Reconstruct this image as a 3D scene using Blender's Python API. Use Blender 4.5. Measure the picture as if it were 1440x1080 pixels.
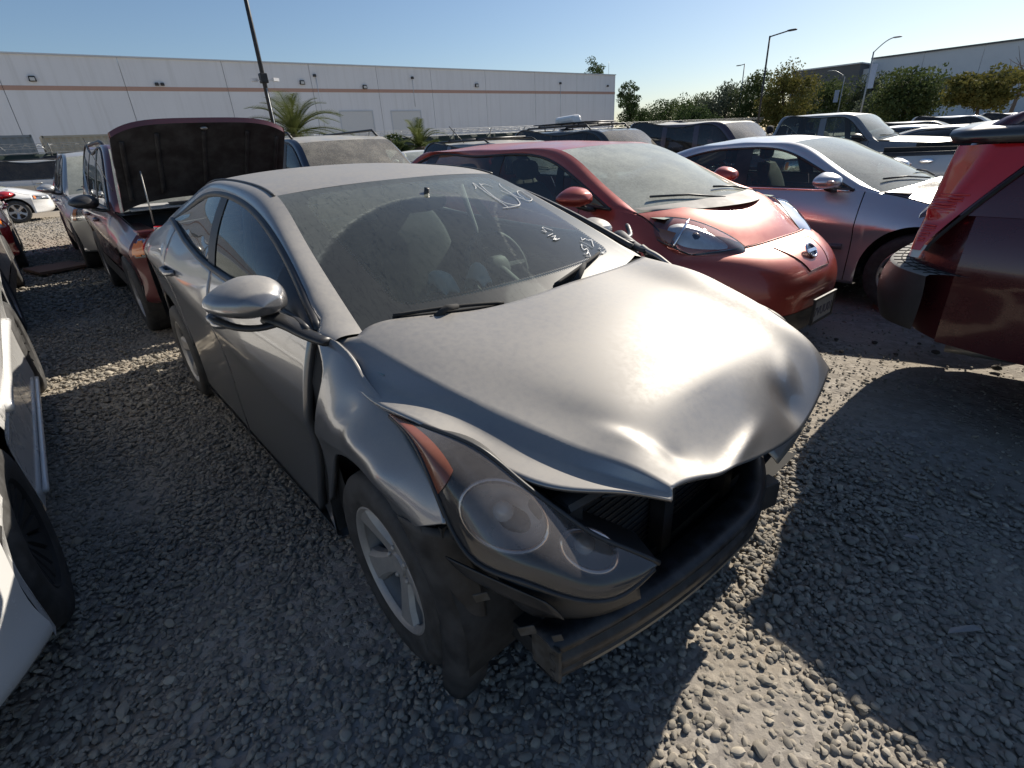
import bpy, math, random
import numpy as np
from mathutils import Vector, Matrix
random.seed(7); RNG = np.random.default_rng(7)
SC = bpy.context.scene
for _o in list(bpy.data.objects): bpy.data.objects.remove(_o)
COL = SC.collection
R_ = math.radians

# ------------------------------------------------------------------ camera
def make_camera():
    cd = bpy.data.cameras.new('camera'); co = bpy.data.objects.new('camera', cd); COL.objects.link(co)
    px, py, pz, yaw, pitch, roll, f = 1.1510, -1.3041, 1.4654, 2.43616, 0.44443, -0.05616, 715.25
    fw = Vector((math.cos(yaw)*math.cos(pitch), math.sin(yaw)*math.cos(pitch), -math.sin(pitch)))
    r = Vector((math.sin(yaw), -math.cos(yaw), 0)); u = r.cross(fw)
    r2 = r*math.cos(roll)+u*math.sin(roll); u2 = u*math.cos(roll)-r*math.sin(roll)
    m = Matrix((r2, u2, -fw)).transposed().to_4x4(); m.translation = (px, py, pz)
    co.matrix_world = m
    cd.sensor_width = 36; cd.lens = f/1440*36; cd.clip_start = .03; cd.clip_end = 900
    SC.camera = co
make_camera()

# ------------------------------------------------------------------ light
SUN_EL, SUN_AZ = R_(35.0), R_(94.6)          # azimuth measured from +X towards +Y
def make_light():
    w = bpy.data.worlds.new('World'); SC.world = w; w.use_nodes = True
    nt = w.node_tree; nt.nodes.clear()
    sk = nt.nodes.new('ShaderNodeTexSky'); sk.sky_type = 'NISHITA'; sk.sun_disc = False
    sk.sun_elevation = SUN_EL; sk.sun_rotation = R_(90)-SUN_AZ
    sk.air_density = 1.0; sk.dust_density = 0.65; sk.ozone_density = 3.8; sk.altitude = 50
    bg = nt.nodes.new('ShaderNodeBackground'); bg.inputs[1].default_value = 0.067
    out = nt.nodes.new('ShaderNodeOutputWorld')
    nt.links.new(sk.outputs[0], bg.inputs[0]); nt.links.new(bg.outputs[0], out.inputs[0])
    ld = bpy.data.lights.new('sun', 'SUN'); ld.energy = 5.0; ld.angle = R_(.53); ld.color = (1, .915, .79)
    lo = bpy.data.objects.new('sun', ld); COL.objects.link(lo)
    d = Vector((math.cos(SUN_AZ)*math.cos(SUN_EL), math.sin(SUN_AZ)*math.cos(SUN_EL), math.sin(SUN_EL)))
    lo.rotation_euler = d.to_track_quat('Z', 'Y').to_euler(); lo.location = (0, 0, 30)
    vs = SC.view_settings; vs.view_transform = 'Standard'; vs.look = 'None'; vs.exposure = 0.6; vs.gamma = 1
    SC.cycles.max_bounces = 8; SC.cycles.transparent_max_bounces = 24
    SC.cycles.caustics_reflective = False; SC.cycles.caustics_refractive = False
    SC.cycles.use_denoising = True
make_light()

# ------------------------------------------------------------------ curves
def pchip(pts):
    pts = sorted(pts); x = np.array([a[0] for a in pts], float); y = np.array([a[1] for a in pts], float)
    h = np.diff(x); d = np.diff(y)/h; m = np.zeros_like(x)
    for i in range(1, len(x)-1):
        if d[i-1]*d[i] > 0:
            w1 = 2*h[i]+h[i-1]; w2 = h[i]+2*h[i-1]; m[i] = (w1+w2)/(w1/d[i-1]+w2/d[i])
    m[0] = d[0]; m[-1] = d[-1]
    def f(q):
        q = np.clip(np.asarray(q, float), x[0], x[-1]); i = np.clip(np.searchsorted(x, q)-1, 0, len(x)-2)
        t = (q-x[i])/h[i]
        return ((1+2*t)*(1-t)**2)*y[i]+t*(1-t)**2*h[i]*m[i]+t*t*(3-2*t)*y[i+1]+t*t*(t-1)*h[i]*m[i+1]
    return f
def nspline(t, V, q):
    """natural cubic spline through rows of V at knots t"""
    t = np.asarray(t, float); V = np.asarray(V, float); n = len(t); q = np.clip(np.asarray(q, float), t[0], t[-1])
    if n == 2:
        a = ((q-t[0])/(t[1]-t[0])).reshape((-1,)+(1,)*(V.ndim-1)); return V[0]*(1-a)+V[1]*a
    h = np.diff(t); A = np.eye(n); B = np.zeros_like(V); ex = (slice(None),)+(None,)*(V.ndim-1)
    s = np.diff(V, axis=0)/h[ex]
    for i in range(1, n-1):
        A[i, i-1] = h[i-1]; A[i, i] = 2*(h[i-1]+h[i]); A[i, i+1] = h[i]; B[i] = 6*(s[i]-s[i-1])
    M = np.linalg.solve(A, B.reshape(n, -1)).reshape(V.shape)
    i = np.clip(np.searchsorted(t, q)-1, 0, n-2); e = lambda a: a.reshape((-1,)+(1,)*(V.ndim-1))
    a = e((t[i+1]-q)/h[i]); b = e((q-t[i])/h[i]); hh = e(h[i])
    return a*V[i]+b*V[i+1]+((a**3-a)*M[i]+(b**3-b)*M[i+1])*hh*hh/6
def chord(V):
    V = np.asarray(V, float); d = np.r_[0, np.cumsum(np.linalg.norm(np.diff(V, axis=0), axis=1))]
    return d/d[-1]
def curve3(V, n, t0=0, t1=1):
    return nspline(chord(V), V, np.linspace(t0, t1, n))
def net(ctrl, nu, nv):
    c = np.asarray(ctrl, float)
    tu = chord(c.mean(axis=1)); tv = chord(c.mean(axis=0))
    c = nspline(tu, c, np.linspace(0, 1, nu)); c = np.swapaxes(nspline(tv, np.swapaxes(c, 0, 1), np.linspace(0, 1, nv)), 0, 1)
    return c

# ------------------------------------------------------------------ mesh output
def link(o, parent=None):
    COL.objects.link(o)
    if parent is not None: o.parent = parent
    return o
def mesh(name, V, F, mat=None, parent=None, smooth=True, uv=None, angle=None):
    me = bpy.data.meshes.new(name)
    me.from_pydata([tuple(map(float, v)) for v in V], [], [tuple(map(int, f)) for f in F])
    if uv is not None:
        l = me.uv_layers.new(name='UVMap'); idx = np.zeros(len(me.loops), int); me.loops.foreach_get('vertex_index', idx)
        l.data.foreach_set('uv', np.asarray(uv, float)[idx].ravel())
    if smooth: me.polygons.foreach_set('use_smooth', [True]*len(me.polygons))
    me.update()
    if smooth and angle: me.set_sharp_from_angle(angle=R_(angle))
    if mat is not None: me.materials.append(mat)
    return link(bpy.data.objects.new(name, me), parent)
def gridF(nu, nv, off=0):
    i, j = np.meshgrid(np.arange(nu-1), np.arange(nv-1), indexing='ij'); a = (i*nv+j).ravel()+off
    return np.stack([a, a+nv, a+nv+1, a+1], 1)
def patch(name, P, mat, parent, thick=0, offset=-1, flip=False):
    nu, nv = P.shape[:2]; F = gridF(nu, nv)
    if flip: F = F[:, ::-1]
    u, v = np.meshgrid(np.linspace(0, 1, nu), np.linspace(0, 1, nv), indexing='ij')
    o = mesh(name, P.reshape(-1, 3), F, mat, parent, uv=np.stack([u.ravel(), v.ravel()], 1))
    if thick:
        m = o.modifiers.new('thickness', 'SOLIDIFY'); m.thickness = thick; m.offset = offset
    return o
def mir(P, s):
    P = np.array(P, float)
    if s < 0: P[..., 1] *= -1
    return P
class MB:
    """collects simple solids into one mesh"""
    def __init__(s): s.V = []; s.F = []; s.n = 0
    def add(s, V, F):
        V = np.asarray(V, float); s.V.append(V); s.F += [tuple(int(i)+s.n for i in f) for f in F]; s.n += len(V); return s
    def box(s, c, d, rot=None, taper=1.0):
        v = np.array([[x, y, z] for z in (-.5, .5) for y in (-.5, .5) for x in (-.5, .5)], float)
        v[4:, :2] *= taper; v *= np.asarray(d, float)
        if rot is not None: v = v@np.array(rot).T
        return s.add(v+np.asarray(c, float), [(0, 2, 3, 1), (4, 5, 7, 6), (0, 1, 5, 4), (2, 6, 7, 3), (0, 4, 6, 2), (1, 3, 7, 5)])
    def tube(s, P, r, n=8, cap=True, flat=1.0):
        P = np.asarray(P, float); r = np.broadcast_to(np.asarray(r, float), (len(P),))
        T = np.gradient(P, axis=0); T /= np.linalg.norm(T, axis=1)[:, None]+1e-9
        up = np.array([0, 0, 1.]) if abs(T[0][2]) < .9 else np.array([1., 0, 0])
        V = []; a = np.linspace(0, 2*np.pi, n, endpoint=False)
        for p, t, q in zip(P, T, r):
            b = np.cross(t, up); b /= np.linalg.norm(b)+1e-9; c = np.cross(b, t); up = c
            V.append(p+q*(np.cos(a)[:, None]*b+flat*np.sin(a)[:, None]*c))
        m = len(P); F = [(i*n+k, i*n+(k+1) % n, (i+1)*n+(k+1) % n, (i+1)*n+k) for i in range(m-1) for k in range(n)]
        if cap: F += [tuple(range(n))[::-1], tuple((m-1)*n+k for k in range(n))]
        return s.add(np.concatenate(V), F)
    def lathe(s, prof, n=32, axis='y', c=(0, 0, 0), closed=False):
        prof = np.asarray(prof, float); a = np.linspace(0, 2*np.pi, n, endpoint=False); V = []
        for r, h in prof:
            ring = np.zeros((n, 3))
            if axis == 'y': ring[:, 0] = r*np.cos(a); ring[:, 2] = r*np.sin(a); ring[:, 1] = h
            elif axis == 'z': ring[:, 0] = r*np.cos(a); ring[:, 1] = r*np.sin(a); ring[:, 2] = h
            else: ring[:, 1] = r*np.cos(a); ring[:, 2] = r*np.sin(a); ring[:, 0] = h
            V.append(ring)
        m = len(prof); F = [(i*n+k, i*n+(k+1) % n, (i+1)*n+(k+1) % n, (i+1)*n+k) for i in range(m-1) for k in range(n)]
        if closed: F += [((m-1)*n+k, (m-1)*n+(k+1) % n, (k+1) % n, k) for k in range(n)]
        return s.add(np.concatenate(V)+np.asarray(c, float), F)
    def grid(s, P):
        return s.add(P.reshape(-1, 3), gridF(*P.shape[:2]))
    def ell(s, c, r, nu=14, nv=10, p=2.0, rot=None):
        th = np.linspace(0, 2*np.pi, nu, endpoint=False); ph = np.linspace(-np.pi/2, np.pi/2, nv)
        sg = lambda x: np.sign(x)*np.abs(x)**(2/p)
        V = np.array([[sg(np.cos(b))*sg(np.cos(a)), sg(np.cos(b))*sg(np.sin(a)), sg(np.sin(b))] for b in ph for a in th])*np.asarray(r, float)
        if rot is not None: V = V@np.array(rot).T
        F = [(i*nu+k, i*nu+(k+1) % nu, (i+1)*nu+(k+1) % nu, (i+1)*nu+k) for i in range(nv-1) for k in range(nu)]
        return s.add(V+np.asarray(c, float), F)
    def build(s, name, mat, parent=None, smooth=False, angle=None, bevel=0):
        o = mesh(name, np.concatenate(s.V), s.F, mat, parent, smooth=smooth or bool(angle), angle=angle)
        if bevel:
            b = o.modifiers.new('bevel', 'BEVEL'); b.width = bevel; b.segments = 2; b.limit_method = 'ANGLE'
        return o
def rotz(a): c, s = math.cos(a), math.sin(a); return np.array([[c, -s, 0], [s, c, 0], [0, 0, 1]])
def roty(a): c, s = math.cos(a), math.sin(a); return np.array([[c, 0, s], [0, 1, 0], [-s, 0, c]])
def rotx(a): c, s = math.cos(a), math.sin(a); return np.array([[1, 0, 0], [0, c, -s], [0, s, c]])
def thing(name, label, cat, loc=(0, 0, 0), rz=0, group=None, rx=0, ry=0):
    o = bpy.data.objects.new(name, None); COL.objects.link(o); o.empty_display_size = .2
    o.location = loc; o.rotation_euler = (rx, ry, rz); o['label'] = label; o['category'] = cat
    if group: o['group'] = group
    return o
def tag(o, label, cat, group=None, kind=None):
    if label: o['label'] = label
    if cat: o['category'] = cat
    if group: o['group'] = group
    if kind: o['kind'] = kind
    return o
def copy_tree(o, parent=None):
    c = o.copy(); COL.objects.link(c)
    if parent is not None: c.parent = parent
    for ch in o.children: copy_tree(ch, c)
    return c

# ------------------------------------------------------------------ materials
MATS = {}
class NT:
    def __init__(s, name):
        s.m = bpy.data.materials.new(name); s.m.use_nodes = True; s.t = s.m.node_tree; s.t.nodes.clear()
        s.out = s.n('OutputMaterial')
    def n(s, k, **kw):
        nd = s.t.nodes.new('ShaderNode'+k)
        for a, b in kw.items(): setattr(nd, a, b)
        return nd
    def l(s, a, b): s.t.links.new(a, b)
    def val(s, sock, v):
        if hasattr(v, 'is_output'): s.l(v, sock)
        elif v is not None:
            if isinstance(v, (tuple, list)) and len(v) == 3 and sock.type == 'RGBA': v = tuple(v)+(1,)
            sock.default_value = v
    def math(s, op, a, b=None, clamp=False):
        nd = s.n('Math', operation=op, use_clamp=clamp); s.val(nd.inputs[0], a)
        if b is not None: s.val(nd.inputs[1], b)
        return nd.outputs[0]
    def co(s, kind='Object'): return s.n('TexCoord').outputs[kind]
    def noise(s, vec, scale, detail=4, rough=.55, dist=0):
        nd = s.n('TexNoise'); s.val(nd.inputs['Vector'], vec); nd.inputs['Scale'].default_value = scale
        nd.inputs['Detail'].default_value = detail; nd.inputs['Roughness'].default_value = rough; nd.inputs['Distortion'].default_value = dist
        return nd.outputs['Fac']
    def vor(s, vec, scale, out='Distance', **kw):
        nd = s.n('TexVoronoi'); s.val(nd.inputs['Vector'], vec); nd.inputs['Scale'].default_value = scale
        for k, q in kw.items(): nd.inputs[k].default_value = q
        return nd.outputs[out]
    def ramp(s, fac, a, b, lo=0., hi=1.):
        nd = s.n('MapRange', interpolation_type='SMOOTHSTEP'); s.val(nd.inputs[0], fac)
        nd.inputs[1].default_value = a; nd.inputs[2].default_value = b; nd.inputs[3].default_value = lo; nd.inputs[4].default_value = hi
        return nd.outputs[0]
    def mix(s, f, a, b):
        nd = s.n('Mix', data_type='RGBA'); s.val(nd.inputs[0], f); s.val(nd.inputs[6], a); s.val(nd.inputs[7], b)
        return nd.outputs[2]
    def scale(s, vec, sc):
        nd = s.n('Mapping'); s.val(nd.inputs[0], vec); nd.inputs['Scale'].default_value = sc; return nd.outputs[0]
    def bump(s, h, st, dist=.01, nrm=None):
        nd = s.n('Bump'); nd.inputs['Strength'].default_value = st; nd.inputs['Distance'].default_value = dist; s.val(nd.inputs['Height'], h)
        if nrm is not None: s.l(nrm, nd.inputs['Normal'])
        return nd.outputs[0]
    def pbr(s, **kw):
        p = s.n('BsdfPrincipled')
        for k, v in kw.items(): s.val(p.inputs[k.replace('_', ' ')], v)
        return p.outputs[0]
    def done(s, sh): s.l(sh, s.out.inputs[0]); return s.m

def paint(name, col, metal=.0, rough=.35, coat=.8, dust=.25, dustcol=(.30, .27, .23), coat_rough=.05, dscale=3.0, flake=.12, up=.35, even=.25):
    if name in MATS: return MATS[name]
    t = NT(name); co = t.co()
    big = t.noise(co, dscale, 6, .62); fine = t.noise(co, 55, 3, .7); spk = t.noise(co, 420, 1, .5)
    geo = t.n('NewGeometry'); sep = t.n('SeparateXYZ'); t.l(geo.outputs['Normal'], sep.inputs[0])
    upf = t.ramp(sep.outputs[2], .50, .94, 1-up, 1.0)
    d = t.math('MULTIPLY', t.ramp(big, .25, .75, even, 1), upf); d = t.math('MULTIPLY', d, t.ramp(fine, .2, .7, .75, 1))
    d = t.math('MULTIPLY', d, dust)
    base = t.mix(t.math('MULTIPLY', spk, flake), col, tuple(min(1, c*1.9) for c in col))
    c = t.mix(d, base, dustcol)
    ro = t.math('ADD', rough, t.math('MULTIPLY', d, .5), True)
    me = t.math('MULTIPLY', t.math('SUBTRACT', 1, d), metal)
    cw = t.math('MULTIPLY', t.math('SUBTRACT', 1, t.math('MULTIPLY', d, 1.6), True), coat)
    sh = t.pbr(Base_Color=c, Metallic=me, Roughness=ro, Coat_Weight=cw, Coat_Roughness=t.math('ADD', coat_rough, t.math('MULTIPLY', d, .4)))
    MATS[name] = t.done(sh); return MATS[name]
def plain(name, col, rough=.6, metal=0., var=.25, scale=8., bump=0., bscale=80., coat=0., spec=.5):
    if name in MATS: return MATS[name]
    t = NT(name); co = t.co(); n = t.noise(co, scale, 5, .6)
    c = t.mix(t.ramp(n, .3, .75, 0, var), col, tuple(min(1, x*.5+.09) for x in col))
    kw = dict(Base_Color=c, Roughness=t.math('ADD', t.ramp(n, .3, .7, -.06, .08), rough), Metallic=metal, Coat_Weight=coat, Specular_IOR_Level=spec)
    if bump: kw['Normal'] = t.bump(t.noise(co, bscale, 3, .6), bump, .004)
    MATS[name] = t.done(t.pbr(**kw)); return MATS[name]
def glass(name, tint=(.75, .85, .80), dust=.10, noisy=1.0, dirtcol=(.42, .38, .32), rough=.02, frit=False):
    """thin car glass: clear sheet + mirror sheen + a dust film"""
    if name in MATS: return MATS[name]
    t = NT(name); co = t.co()
    tr = t.n('BsdfTransparent'); tr.inputs[0].default_value = tuple(tint)+(1,)
    gl = t.n('BsdfGlossy'); gl.inputs['Roughness'].default_value = rough; gl.inputs[0].default_value = (1, 1, 1, 1)
    fr = t.n('Fresnel'); fr.inputs[0].default_value = 1.52
    fac = t.math('ADD', t.math('MULTIPLY', fr.outputs[0], 1.05), .01, True)
    m1 = t.n('MixShader'); t.l(fac, m1.inputs[0]); t.l(tr.outputs[0], m1.inputs[1]); t.l(gl.outputs[0], m1.inputs[2])
    df = t.n('BsdfDiffuse'); df.inputs[0].default_value = tuple(dirtcol)+(1,)
    n = t.noise(co, 4, 6, .65); f2 = t.noise(co, 60, 3, .7)
    d = t.math('MULTIPLY', t.ramp(n, .25, .75, 1-.5*noisy, 1+.2*noisy), t.ramp(f2, .25, .75, 1-.4*noisy, 1+.2*noisy)); d = t.math('MULTIPLY', d, dust)
    if frit:
        uv = t.n('SeparateXYZ'); t.l(t.co('UV'), uv.inputs[0]); u, v = uv.outputs[0], uv.outputs[1]
        # swept wiper arcs (cleaner), runs of dried water (darker lines through the dust)
        def arc(cu, cv, r0, r1):
            du = t.math('MULTIPLY', t.math('SUBTRACT', u, cu), 1.42); dv = t.math('MULTIPLY', t.math('SUBTRACT', v, cv), .92)
            rr = t.math('SQRT', t.math('ADD', t.math('MULTIPLY', du, du), t.math('MULTIPLY', dv, dv)))
            rr = t.math('ADD', rr, t.math('MULTIPLY', t.math('SUBTRACT', t.noise(co, 30, 2), .5), .02))
            inside = t.math('MULTIPLY', t.ramp(rr, r0-.02, r0+.02), t.ramp(rr, r1-.035, r1+.02, 1, 0))
            rim = t.ramp(t.math('ABSOLUTE', t.math('SUBTRACT', rr, r1)), .0, .012, 1, 0)
            return inside, rim
        i1, e1 = arc(.43, -.02, .12, .74); i2, e2 = arc(.96, .0, .1, .68)
        clean = t.math('MAXIMUM', i1, i2)
        wv = t.scale(t.co('UV'), (30, 3, 1)); run = t.noise(wv, 1.6, 3, .6, .4)
        runs = t.ramp(t.math('ABSOLUTE', t.math('SUBTRACT', run, .5)), .0, .018, .55, 1)
        film = t.math('MULTIPLY', d, t.ramp(clean, 0, 1, 1.6, .62)); film = t.math('MULTIPLY', film, runs)
        edge = t.math('MULTIPLY', t.math('MAXIMUM', e1, e2), t.ramp(f2, .35, .7, 0, .18)); film = t.math('ADD', film, edge, True)
        spots = t.ramp(t.vor(co, 70), .0, .05, .35, 0); film = t.math('ADD', film, t.math('MULTIPLY', spots, t.ramp(n, .5, .6)), True)
        du = t.math('ABSOLUTE', t.math('SUBTRACT', u, .5)); dv = t.math('ABSOLUTE', t.math('SUBTRACT', v, .5))
        # rounded black ceramic border
        ex = t.math('MAXIMUM', t.math('SUBTRACT', du, .36), 0); ey = t.math('MAXIMUM', t.math('SUBTRACT', dv, .34), 0)
        rr = t.math('SQRT', t.math('ADD', t.math('MULTIPLY', t.math('MULTIPLY', ex, ex), 2.0), t.math('MULTIPLY', ey, ey)))
        vlow = t.ramp(v, .1, .8, .055, .105)
        fm = t.ramp(t.math('SUBTRACT', rr, vlow), -.004, .004)
        dots = t.ramp(t.vor(t.scale(t.co('UV'), (110, 75, 1)), 1.0, Randomness=0.0), .22, .32, 1, 0)
        fm = t.math('MAXIMUM', fm, t.math('MULTIPLY', dots, t.ramp(t.math('SUBTRACT', rr, vlow), -.03, -.004)))
        bl = t.pbr(Base_Color=t.mix(t.math('MULTIPLY', film, .8, True), (.012, .012, .013), dirtcol), Roughness=.35)
        m2 = t.n('MixShader'); t.l(film, m2.inputs[0]); t.l(m1.outputs[0], m2.inputs[1]); t.l(df.outputs[0], m2.inputs[2])
        m3 = t.n('MixShader'); t.l(fm, m3.inputs[0]); t.l(m2.outputs[0], m3.inputs[1]); t.l(bl, m3.inputs[2])
        MATS[name] = t.done(m3.outputs[0]); return MATS[name]
    m2 = t.n('MixShader'); t.l(d, m2.inputs[0]); t.l(m1.outputs[0], m2.inputs[1]); t.l(df.outputs[0], m2.inputs[2])
    MATS[name] = t.done(m2.outputs[0]); return MATS[name]

# ------------------------------------------------------------------ shared car materials
RUBBER = plain('tyre_rubber', (.026, .025, .024), .75, var=.5, scale=20, bump=.25, bscale=120)
BLACKP = plain('black_plastic', (.016, .016, .017), .45, var=.35, scale=6)
BLACKM = plain('black_matte', (.009, .009, .009), .85, var=.3)
BLACKG = plain('black_gloss', (.012, .012, .013), .12, var=.2, coat=.5)
LINER = plain('wheel_well_liner', (.012, .012, .012), .9, var=.5)
ALLOY = plain('alloy_rim', (.46, .46, .47), .34, .85, var=.35, scale=14)
ALLOYD = plain('dusty_alloy_rim', (.36, .35, .34), .45, .6, var=.5, scale=14)
STEEL = plain('bare_steel', (.32, .31, .29), .45, .8, var=.6, scale=18)
CHROME = plain('chrome', (.8, .8, .82), .08, 1.0, var=.1)
SEATD = plain('dark_seat_cloth', (.030, .031, .033), .9, var=.4, scale=16, bump=.3, bscale=300)
SEATG = plain('grey_seat_cloth', (.19, .19, .19), .9, var=.3, scale=16, bump=.3, bscale=300)
SEATB = plain('beige_seat_cloth', (.32, .30, .26), .9, var=.3, scale=16, bump=.3, bscale=300)
DASHD = plain('dark_dash_plastic', (.03, .032, .035), .7, var=.25, scale=12, bump=.2, bscale=400)
DASHG = plain('grey_dash_plastic', (.27, .34, .305), .75, var=.35, scale=6, bump=.2, bscale=400)
CARPET = plain('car_carpet', (.02, .02, .02), .95)
HEADLINER = plain('headliner_cloth', (.36, .35, .33), .95)
G_SIDE = glass('side_glass', (.60, .68, .66), .07)
G_DARK = glass('tinted_glass', (.10, .11, .11), .06)
G_WS = glass('windshield_glass', (.70, .80, .74), .42, .5, (.66, .69, .62))
G_WSD = glass('dusty_windshield_glass', (.55, .62, .58), .42, .8, (.46, .43, .37))
G_WSB = glass('bright_dusty_windshield', (.62, .70, .65), .52, .5, (.66, .68, .60))
LENS = glass('clear_lamp_lens', (.95, .96, .97), .03)
LENSH = glass('hazed_lamp_lens', (.96, .93, .89), .11, .35, (.55, .50, .46), .05)
REDL = paint('red_lamp_lens', (.50, .012, .018), 0, .12, 1.0, .06, flake=.0)
AMBER = paint('amber_lamp_lens', (.62, .17, .02), 0, .15, 1.0, .08, flake=.0)
REFL = plain('lamp_reflector', (.62, .63, .65), .16, .9, var=.2)
WHITEL = plain('white_lamp_lens', (.62, .62, .60), .2, 0, coat=.8)

class Spec: pass
def side_y(S, x, z):
    x = np.asarray(x, float); z = np.asarray(z, float)
    W, zc, zt, Yt, zr = S.W(x), S.zc(x), S.zt(x), S.Yt(x), S.zr(x)
    t = np.clip((z-zc)/np.maximum(zt-zc, .02), 0, 1.3); up = W-(W-Yt)*(S.a*t+(1-S.a)*t*t)
    b = np.clip((zc-z)/np.maximum(zc-zr, .02), 0, 1); dn = W-S.under*np.sin(np.pi*np.clip(b, 0, 1)**.75)-.025*b**3
    return np.where(z > zc, up, dn)
def arch_z(S, x):
    z = np.asarray(S.zr(x), float).copy()
    for ac in S.axles:
        d = S.Ra**2-(x-ac)**2; z = np.where(d > 0, np.maximum(z, S.R+np.sqrt(np.maximum(d, 0))), z)
    return z
def side_panel(S, x0, x1, n=26, nv=(8, 8), e0=None, e1=None, top=None, bot=None, noarch=False, ep=1):
    """body-side patch between x0 (rear) and x1 (front); e0/e1 shift the ends as functions of z"""
    xs = list(np.linspace(x0, x1, n))
    for ac in S.axles:
        for th in np.linspace(0, math.pi, 25):
            xs.append(ac+S.Ra*math.cos(th)*.9995)
        xs += [ac-S.Ra*1.002, ac+S.Ra*1.002]
    xs = np.array(sorted(x for x in xs if x0 <= x <= x1)); xs = xs[np.r_[True, np.diff(xs) > 1e-4]]
    zb = arch_z(S, xs) if bot is None else np.maximum(bot(xs), arch_z(S, xs)); zt = S.zt(xs) if top is None else top(xs)
    if noarch: zb = S.zr(xs)
    zt = np.maximum(zt, zb+.004)
    zm = np.clip(S.zc(xs), zb+.3*(zt-zb), zb+.8*(zt-zb))
    a = np.linspace(0, 1, nv[0]+1)[:-1]; b = np.linspace(0, 1, nv[1]+1)
    Z = np.concatenate([zb[:, None]+(zm-zb)[:, None]*a, zm[:, None]+(zt-zm)[:, None]*b], 1)
    X = np.repeat(xs[:, None], Z.shape[1], 1); u = (X-x0)/(x1-x0)
    if e0: X = X+e0(Z)*(1-u)**ep
    if e1: X = X+e1(Z)*u**ep
    return np.stack([X, side_y(S, X, Z), Z], 2)

def capfun(side, cen, pw=2.0, pz=2.0):
    ts, tc = chord(side), chord(cen)
    def f(u, v):
        u = np.asarray(u, float); v = np.asarray(v, float)
        s = nspline(ts, side, v.ravel()).reshape(v.shape+(3,)); c = nspline(tc, cen, v.ravel()).reshape(v.shape+(3,))
        au = np.abs(u)
        return np.stack([c[..., 0]+(s[..., 0]-c[..., 0])*au**pw, s[..., 1]*u, c[..., 2]+(s[..., 2]-c[..., 2])*au**pz], -1)
    return f
def capgrid(f, nu=33, nv=12, u0=-1, u1=1, v0=0, v1=1, ease=True):
    t = np.linspace(-1, 1, nu); t = np.sign(t)*(1-(1-np.abs(t))**1.5) if ease else t
    u = u0+(u1-u0)*(t+1)/2
    U, V = np.meshgrid(u, np.linspace(v0, v1, nv), indexing='ij'); return f(U, V)
def subpatch(f, u0, u1, v0, v1, off=.006, nu=14, nv=8, centre=(-1.3, 0, .6), shape=None):
    """piece of a cap surface lifted off it by off; shape(a,b)->(u,v) may warp the outline"""
    A, B = np.meshgrid(np.linspace(0, 1, nu), np.linspace(0, 1, nv), indexing='ij')
    U, V = (u0+(u1-u0)*A, v0+(v1-v0)*B) if shape is None else shape(A, B)
    e = 1e-3; P = f(U, V); N = np.cross(f(U+e, V)-f(U-e, V), f(U, V+e)-f(U, V-e))
    N /= np.linalg.norm(N, axis=2)[..., None]+1e-12
    sgn = np.sign(np.sum(N*(P-np.array(centre)), 2))[..., None]
    o = off(A, B)[..., None] if callable(off) else off
    return P+N*sgn*o

WHEELS = {}
def wheel_meshes(R, w, rim, style, rmat):
    k = (R, w, rim, style, rmat.name)
    if k in WHEELS: return WHEELS[k]
    h = w/2; m = MB()
    m.lathe([(rim*.97, h*.8), (rim+.012, h*.92), ((R+rim)/2, h*1.0), (R-.022, h*.93), (R-.006, h*.78), (R, h*.5), (R-.004, h*.30), (R-.004, h*.27), (R, h*.25),
             (R, -h*.25), (R-.004, -h*.27), (R-.004, -h*.30), (R, -h*.5), (R-.006, -h*.78), (R-.022, -h*.93), ((R+rim)/2, -h*1.0), (rim+.012, -h*.92), (rim*.97, -h*.8)], 44)
    ty = m.build('wheel', RUBBER, None, smooth=True, angle=40); tm = ty.data; bpy.data.objects.remove(ty)
    m = MB()
    m.lathe([(rim*.95, h*.8), (rim*.93, -h*.2), (rim*.955, -h*.72), (rim*1.035, -h*.80), (rim*1.045, -h*.86), (rim*1.0, -h*.9), (rim*.955, -h*.82), (rim*.93, -h*.70)], 44)
    m.lathe([(.001, -h*.55), (.036, -h*.58), (.040, -h*.50), (.085, -h*.46), (.088, -h*.1), (.001, -h*.1)], 24)
    n = {'five': 5, 'seven': 7, 'ten': 10, 'steel': 16}[style]
    for i in range(n):
        a = 2*math.pi*i/n+math.pi/2; ca, sa = math.cos(a), math.sin(a)
        wh, wr = {'five': (.036, .050), 'seven': (.020, .026), 'ten': (.014, .018), 'steel': (.012, .03)}[style]
        P = []
        for r, ww, d in ((.045, wh*1.1, .50), (rim*.45, wh*.95, .60), (rim*.72, wr*.85, .72), (rim*.96, wr*1.25, .80)):
            for q, dd in ((-1, -.10), (-.72, 0), (.72, 0), (1, -.10)):
                P.append((r*ca-q*ww*sa, -h*(d+dd*1.5), r*sa+q*ww*ca))
        P = np.array(P).reshape(4, 4, 3); Q = P.copy(); Q[..., 1] += .022
        m.grid(P); m.grid(Q[:, ::-1])
        for e in (0, 3): m.grid(np.stack([P[:, e], Q[:, e]], 1))
    for i in range(5):
        a = 2*math.pi*(i+.5)/5+math.pi/2; m.ell((.058*math.cos(a), -h*.5, .058*math.sin(a)), (.010, .012, .010), 8, 6)
    ro = m.build('rim', rmat, None, smooth=True, angle=35); rm = ro.data; bpy.data.objects.remove(ro)
    m = MB(); m.lathe([(.001, -.005), (rim*.72, -.005), (rim*.74, .0), (rim*.74, .012), (.001, .012)], 24); m.lathe([(rim*.9, .02), (rim*.2, .025), (.001, .03)], 24)
    bo = m.build('brake_disc', plain('rusty_brake_disc', (.09, .07, .06), .6, .5), None, smooth=True, angle=35); bm = bo.data; bpy.data.objects.remove(bo)
    WHEELS[k] = (tm, rm, bm); return WHEELS[k]
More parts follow.
